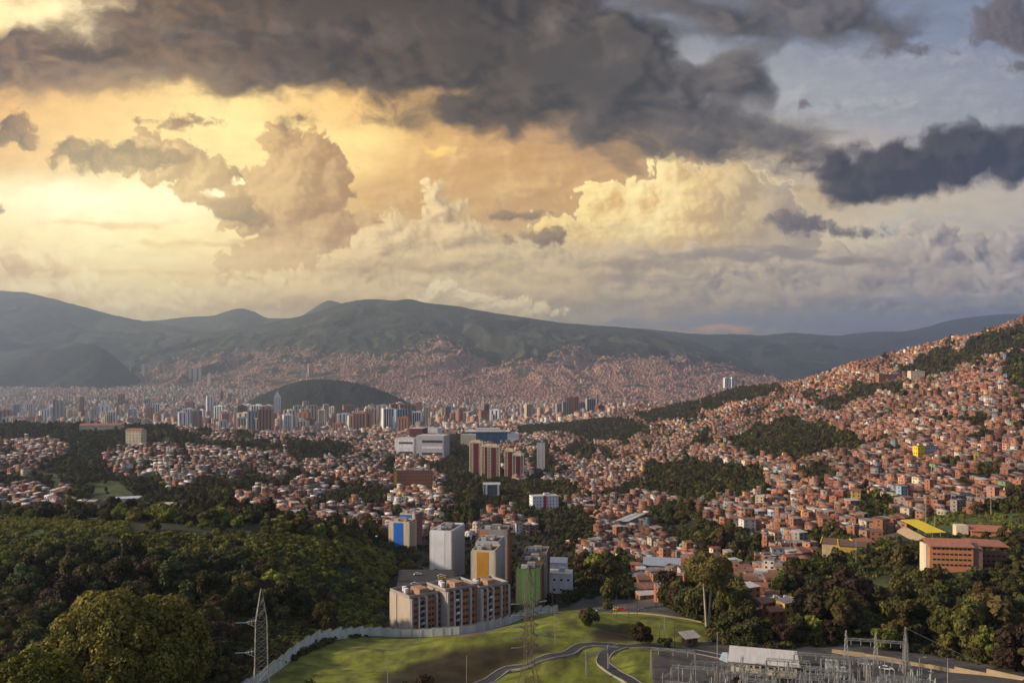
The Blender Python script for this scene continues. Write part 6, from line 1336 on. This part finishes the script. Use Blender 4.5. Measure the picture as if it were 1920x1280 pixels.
    # switchyard gantries: concrete posts carrying lattice beams
    def gantry(px, Y, L, h, rz, label, posts=2, m=P_CONC, ins=3, peak=False):
        loc = at(px, Y, .2); o = empty('switchyard_gantry', loc, R(rz)); tag(o, label, 'gantry', 'gantries of the switchyard')
        for i in range(posts):
            x = -L / 2 + L * i / (posts - 1); q = MB()
            if peak: lattice(q, .9, .18, h + 3.2, 7, .07, 0, x, 0)
            else: q.bar((x - .35, 0, -.8), (x - .1, 0, h), .17, 6); q.bar((x + .35, 0, -.8), (x + .1, 0, h), .17, 6); q.box(x, 0, h * .55, .9, .2, .25)
            q.build('post', m if not peak else P_STEEL, o)
        q = MB(); n = int(L / 1.2)
        for s in (-.35, .35): q.bar((-L / 2, s, h), (L / 2, s, h), .07); q.bar((-L / 2, s, h + .7), (L / 2, s, h + .7), .07)
        for i in range(n):
            x0, x1 = -L / 2 + L * i / n, -L / 2 + L * (i + 1) / n
            for s in (-.35, .35): q.bar((x0, s, h if i % 2 else h + .7), (x1, s, h + .7 if i % 2 else h), .045)
        q.build('beam', P_STEEL, o)
        for i in range(ins * (posts - 1)):
            x = -L / 2 + L * (i + .5) / (ins * (posts - 1)); link('insulator', HC.setdefault('ins', MB().bar((0, 0, 0), (0, 0, -1.6), .13, 6, .09).mesh('insulator_mesh', P_PORC)), o, (x, 0, h))
        return o
    Gs = [(1262, 262, 14, 9.5, -12, 'concrete gantry at the left end of the switchyard', 2), (1300, 246, 13, 9.5, -12, 'gantry standing nearest the road bend at left', 2), (1345, 256, 16, 7.5, -12, 'long low gantry left of the hall front', 3), (1395, 247, 14, 7.5, -12, 'gantry in front of the pale-roofed hall, left', 3), (1450, 250, 16, 7.2, -12, 'gantry in front of the pale-roofed hall, middle', 3),
          (1500, 244, 14, 7.2, -12, 'gantry in front of the pale-roofed hall, right', 3), (1555, 250, 14, 7.5, -12, 'gantry between the hall and transformers', 3), (1610, 242, 16, 6.5, -12, 'front gantry before the two white cars', 3), (1680, 243, 14, 6.5, -12, 'gantry at the right before the white cars', 3), (1585, 262, 15, 7.0, -12, 'gantry behind the transformers', 2), (1530, 268, 14, 6.5, -12, 'gantry at the right gable of the hall', 2), (1425, 240, 13, 6, 70, 'gantry running away from view before the hall', 2), (1480, 238, 12, 6, 70, 'cross gantry in the middle of the yard foreground', 2), (1340, 241, 11, 6, 70, 'cross gantry in the left yard foreground', 2)]
    for (px, Y, L, h, rz, lb, n) in Gs: gantry(px, Y, L, h, rz, lb, n)
    rg = random.Random(8)
    for i in range(16):
        px_, Y_2 = 1275 + i * 29, rg.choice([238, 243, 250, 257, 262]); hh_ = rg.uniform(4.2, 8.5); n_ = rg.choice([2, 2, 3]); o_ = gantry(px_, Y_2, rg.uniform(8, 14), hh_, rg.choice([-12, -12, 72, -14]), 'x', n_); pool(o_, '%s concrete gantry on %s posts' % ('tall' if hh_ > 6.4 else 'low', 'two' if n_ == 2 else 'three'), 'gantry', 'gantries of the switchyard')
    gantry(1642, 276, 19, 9.0, -14, 'large steel gantry with pointed lattice posts on the right', 3, peak=True)
    o = pylon(1698, 272, 15.5, 1.9, 'pointed lattice tower at the right end of the large gantry', [])
    for i, (x, y, a) in enumerate(((1120, 268, 38), (1258, 250, 50))):
        loc = at(x, y); o = empty('line_gantry', loc, R(a)); tag(o, ('line gantry with a long lattice beam on the lawn beside the road fork', 'line gantry with a lattice beam near the road, lower right of lawn')[i], 'gantry')
        for s in (-5, 5): q = MB(); q.bar((s - .25, 0, -1), (s - .1, 0, 8.5), .14, 6); q.bar((s + .5, 0, -1), (s + .1, 0, 8.5), .14, 6); q.build('post', P_CONC, o)
        q = MB(); P_ = None
        for k in range(12):
            x0, x1 = -5.5 + 11 * k / 12, -5.5 + 11 * (k + 1) / 12
            for sy in (-.5, .5): q.bar((x0, sy, 6.2), (x1, sy, 7.2), .05); q.bar((x0, sy, 7.2), (x1, sy, 6.2), .05); q.bar((x0, sy, 6.2), (x1, sy, 6.2), .07); q.bar((x0, sy, 7.2), (x1, sy, 7.2), .07)
            q.bar((x0, -.5, 7.2), (x1, .5, 7.2), .05)
        q.build('beam', P_STEEL, o)
    # transformers and breakers
    def transformer(px, Y, label, s=1.0):
        o = empty('transformer', at(px, Y, .25), R(-12)); tag(o, label, 'transformer', 'transformers of the switchyard'); MB().box(0, 0, 0, 3.4 * s, 2.2 * s, 2.6 * s).build('tank', mat('transformer_paint', (.40, .46, .50), .5), o); [MB().box(-1.5 * s + k * .5 * s, -1.4 * s, .4, .12, .5, 1.8 * s).build('cooling_fin', P_LGREY, o) for k in range(7)]
        [MB().bar((a * s, 0, 2.6 * s), (a * 1.4 * s, 0, 4.0 * s), .16, 8, .08).build('bushing', P_PORC, o) for a in (-1, 0, 1)]; MB().bar((-1.6 * s, .6, 3.4 * s), (1.2 * s, .6, 3.4 * s), .4 * s, 10).build('conservator', P_LGREY, o)
    transformer(1560, 270, 'tall grey transformer behind the right gantries', 1.2); transformer(1578, 266, 'smaller transformer just right of the tall grey one', .9); transformer(1433, 236, 'transformer in the middle foreground of the yard', 1.0); transformer(1600, 240, 'transformer in the right foreground of the yard', .9); transformer(1700, 240, 'transformer at the bottom right of the yard', .9)
    r = random.Random(4)
    br = None; spots = [(r.uniform(1275, 1760), r.uniform(236, 266)) for _ in range(130)]
    for i, (px, Y) in enumerate(spots):
        if br is None:
            o = empty('circuit_breaker', at(px, Y, .25)); MB().bar((0, 0, -.5), (0, 0, 2.2), .14, 6).build('support', P_CONC, o); MB().bar((0, 0, 2.2), (0, 0, 4.0), .2, 8, .12).build('insulator', P_PORC, o); MB().box(0, 0, 2.1, 1.6, .3, .2).build('base_plate', P_STEEL, o); br = o
        else: o = dup_tree(br); o.location = at(px, Y, .25); o.rotation_euler.z = r.uniform(0, 3)
        s = r.uniform(.8, 1.3); o.scale = (s, s, s)
        pool(o, '%s insulator stand' % ('tall' if s > 1.05 else 'short'), 'insulator stand', 'insulator stands in the switchyard')
    # power cables
    cm = mat('cable', (.09, .09, .09), .6); cn = [0]
    LB = ['long cable crossing the dark woods at left, upper', 'long cable crossing the dark woods at left, lower', 'cable running from the left pylon down to the lawn', 'second cable from the left pylon across the lawn', 'cable from the lawn pylon towards the switchyard', 'cable from the lattice tower down to the right', 'cable over the left treetops towards the mast', 'second cable over the left treetops']
    def cable(p, q, sag, label, r_=.045):
        p, q = Vector(p), Vector(q); m = MB(); N = 16; pr = None
        for k in range(N + 1):
            t = k / N; c = p.lerp(q, t); c.z -= sag * 4 * t * (1 - t)
            if pr is not None: m.bar(pr, c, r_, 4)
            pr = c
        o = m.build('power_cable', cm); tag(o, label, 'cable', 'overhead power cables')
    py1 = at(490, 240); ly = at(992, 250)
    cable((W(-80, 210), 210, tz(1120, 210)), (py1.x - 8, 240, py1.z + 15.4), 2, LB[0]); cable((W(-80, 210), 210, tz(1245, 210)), (py1.x - 8, 240, py1.z + 5.8), 2, LB[1])
    cable((py1.x, 240, py1.z + 13), (W(860, 270), 270, tz(1252, 270)), 3, LB[2]); cable((py1.x, 240, py1.z + 3), (W(800, 235), 235, tz(1300, 235)), 1, LB[3]); cable((ly.x, 250, ly.z + 36), (W(1262, 262), 262, at(1262, 262).z + 9.5), 3, LB[4])
    cable((W(1698, 272), 272, at(1698, 272).z + 15.3), (W(1862, 240), 240, tz(1252, 240)), .3, LB[5], .07); cable((W(-60, 500), 500, tz(900, 500)), (W(480, 620), 620, tz(935, 620)), 8, LB[6]); cable((W(-60, 500), 500, tz(925, 500)), (W(520, 620), 620, tz(960, 620)), 8, LB[7])
    # special trees near the camera
    dm = LEAF2
    for (px, Y, r_, hs, lf, lb, nm, n, sd) in ((232, 152, 14.5, 1.05, LEAF2, 'huge dome-shaped tree with sunlit yellow-green top, lower left', 'domed_tree', 56000, 5), (62, 128, 7.2, 1.0, LEAF3, 'bright yellow-green domed tree in the bottom left corner', 'domed_tree', 12000, 6)):
        x = W(px, Y); top = {232: 1112, 62: 1228}[px]; ztop = tz(top, Y); zb = ztop - r_ * hs * 1.42; o = empty(nm, (x, Y, zb)); tag(o, lb, 'tree'); o.scale = (r_, r_, r_ * hs)
        link('crown', crown_mesh('crown_mesh', 'dome', n, .019 if r_ > 10 else .03, sd, lf), o); gz = Hs(x, Y); hh = (zb - gz) / r_ / hs + .6; t = link('trunk', trunk_mesh('trunk_mesh', max(.8, hh), .07, 6, 3), o, (0, 0, min(0, -(hh - .6)))); EXCL.append((x, Y, r_ * .9))
    VIEWX.append((60, 380, 100, 140)); VIEWX.append((-20, 150, 90, 122))
    add_tree(*at(1105, 318).xy, 4.6, 'round', 'dark', .95, 3, 'dark round bush-like tree alone on the lawn'); add_tree(*at(1205, 296).xy, 4.8, 'round', 'brown', .9, 4, 'brownish rounded tree beside the lawn road'); add_tree(*at(1248, 292).xy, 2.9, 'round', 'dark', .9, 5, 'small dark tree between road and hut on the lawn'); add_tree(*at(1388, 256).xy, 2.0, 'round', 'olive', 1.2, 5, 'small leafy tree in front of the pale-roofed hall'); add_tree(*at(1470, 252).xy, 2.4, 'open', 'brown', 1.0, 5, 'thin brownish tree at the right front of the pale-roofed hall')
    for i, (px, Y, r_, lb) in enumerate(((755, 246, 3.6, 'dark bush at the bottom left edge of the lawn'), (790, 250, 4.2, 'large dark bush on the lawn slope'), (830, 247, 3.4, 'brownish bush right of the large dark bush'), (684, 244, 2.4, 'small dark bush on the lower lawn'), (585, 240, 4.0, 'dark bush beside the wall foot, lower left'), (628, 238, 3.2, 'second dark bush near the wall foot'))): add_tree(*at(px, Y).xy, r_, 'bush', ('dark', 'brown')[i % 2], 1.5, i + 2, lb)
    # twin-trunked tall tree on the right and its neighbours
    c = at(1328, 330); o = empty('umbrella_tree', c); tag(o, 'tall flat-crowned tree with two pale trunks right of the lawn', 'tree'); o.scale = (12.5, 12.5, 12.5)
    link('crown', crown_mesh('crown_mesh', 'umbrella', 9000, .035, 8, LEAF['olive']), o, (0, 0, .3)); q = MB(); q.bar((-.05, 0, -.1), (-.16, 0, 1.5), .055, 6, .03); q.bar((.0, 0, -.1), (.12, 0.05, 1.6), .05, 6, .028)
    for a in range(6): q.bar((-.16 if a % 2 else .12, 0, 1.45), (math.cos(a * 1.05) * .6, math.sin(a * 1.05) * .6, 2.1), .028, 5, .01)
    q.build('trunk', PALE, o); EXCL.append((c.x, c.y, 6)); VIEWX.append((1300, 1356, 250, 330))
    for i, (px, Y, r_, hs, kd, lf, lb) in enumerate(((880, 760, 11, 1.5, 'round', 'dark', 'tall dark rounded tree rising over the centre gully'), (136, 520, 7, 1.2, 'open', 'dark', 'tall dark tree with a ragged crown at far left'), (1138, 400, 5, 1.3, 'tall', 'olive', 'pointed olive tree behind the lawn and road'), (1535, 330, 11, 1.0, 'round', 'brown', 'broad brownish tree in the middle of the right wood'), (1600, 345, 12, 1.0, 'round', 'brown', 'largest brownish spreading tree in the right wood'), (1690, 330, 8, 1.0, 'round', 'fresh', 'bright green rounded tree above the yard wall'), (1760, 320, 11, 1.1, 'round', 'dark', 'dark wide tree right of the bright green one'), (1850, 300, 12, 1.1, 'round', 'olive', 'large olive tree at the right edge of the wood'), (1905, 270, 9, 1.0, 'round', 'brown', 'brownish tree in the bottom right corner'), (1655, 300, 5, 1.0, 'round', 'fresh', 'green bush-like tree behind the large gantry'))): add_tree(*at(px, Y).xy, r_, kd, lf, hs, i, lb)
LEAF2 = leaf_mat('leaves_domed', (0.085, 0.088, 0.015), (0.20, 0.18, 0.028), 0.452); LEAF3 = leaf_mat('leaves_yellow_green', (0.12, 0.15, 0.014), (0.30, 0.33, 0.025), 0.47)
def build_haze():
    mb = MB(); mb.box(0, 8500, -330, 36000, 21000, 1850)
    m = bpy.data.materials.new('haze_air'); m.use_nodes = True; nt = m.node_tree; nt.nodes.clear()
    v = nt.nodes.new('ShaderNodeVolumePrincipled'); o = nt.nodes.new('ShaderNodeOutputMaterial')
    v.inputs['Color'].default_value = (0.56, 0.72, 1.0, 1); v.inputs['Density'].default_value = 7.4e-5
    v.inputs['Anisotropy'].default_value = 0.72
    nt.links.new(v.outputs[0], o.inputs['Volume'])
    h = mb.build('haze', m); tag(h, 'thin bluish evening haze lying over the valley', 'haze', kind='stuff')
# ------------------------------------------------------------------ build everything, big things first
build_sky(); build_ground(); MT = build_mountains(); build_far_slopes(MT)
init_trees(); build_landmarks(); build_city_towers(); build_far_city(); build_near(); build_houses(); build_trees(); build_shrubs()
finish_labels(); build_haze()
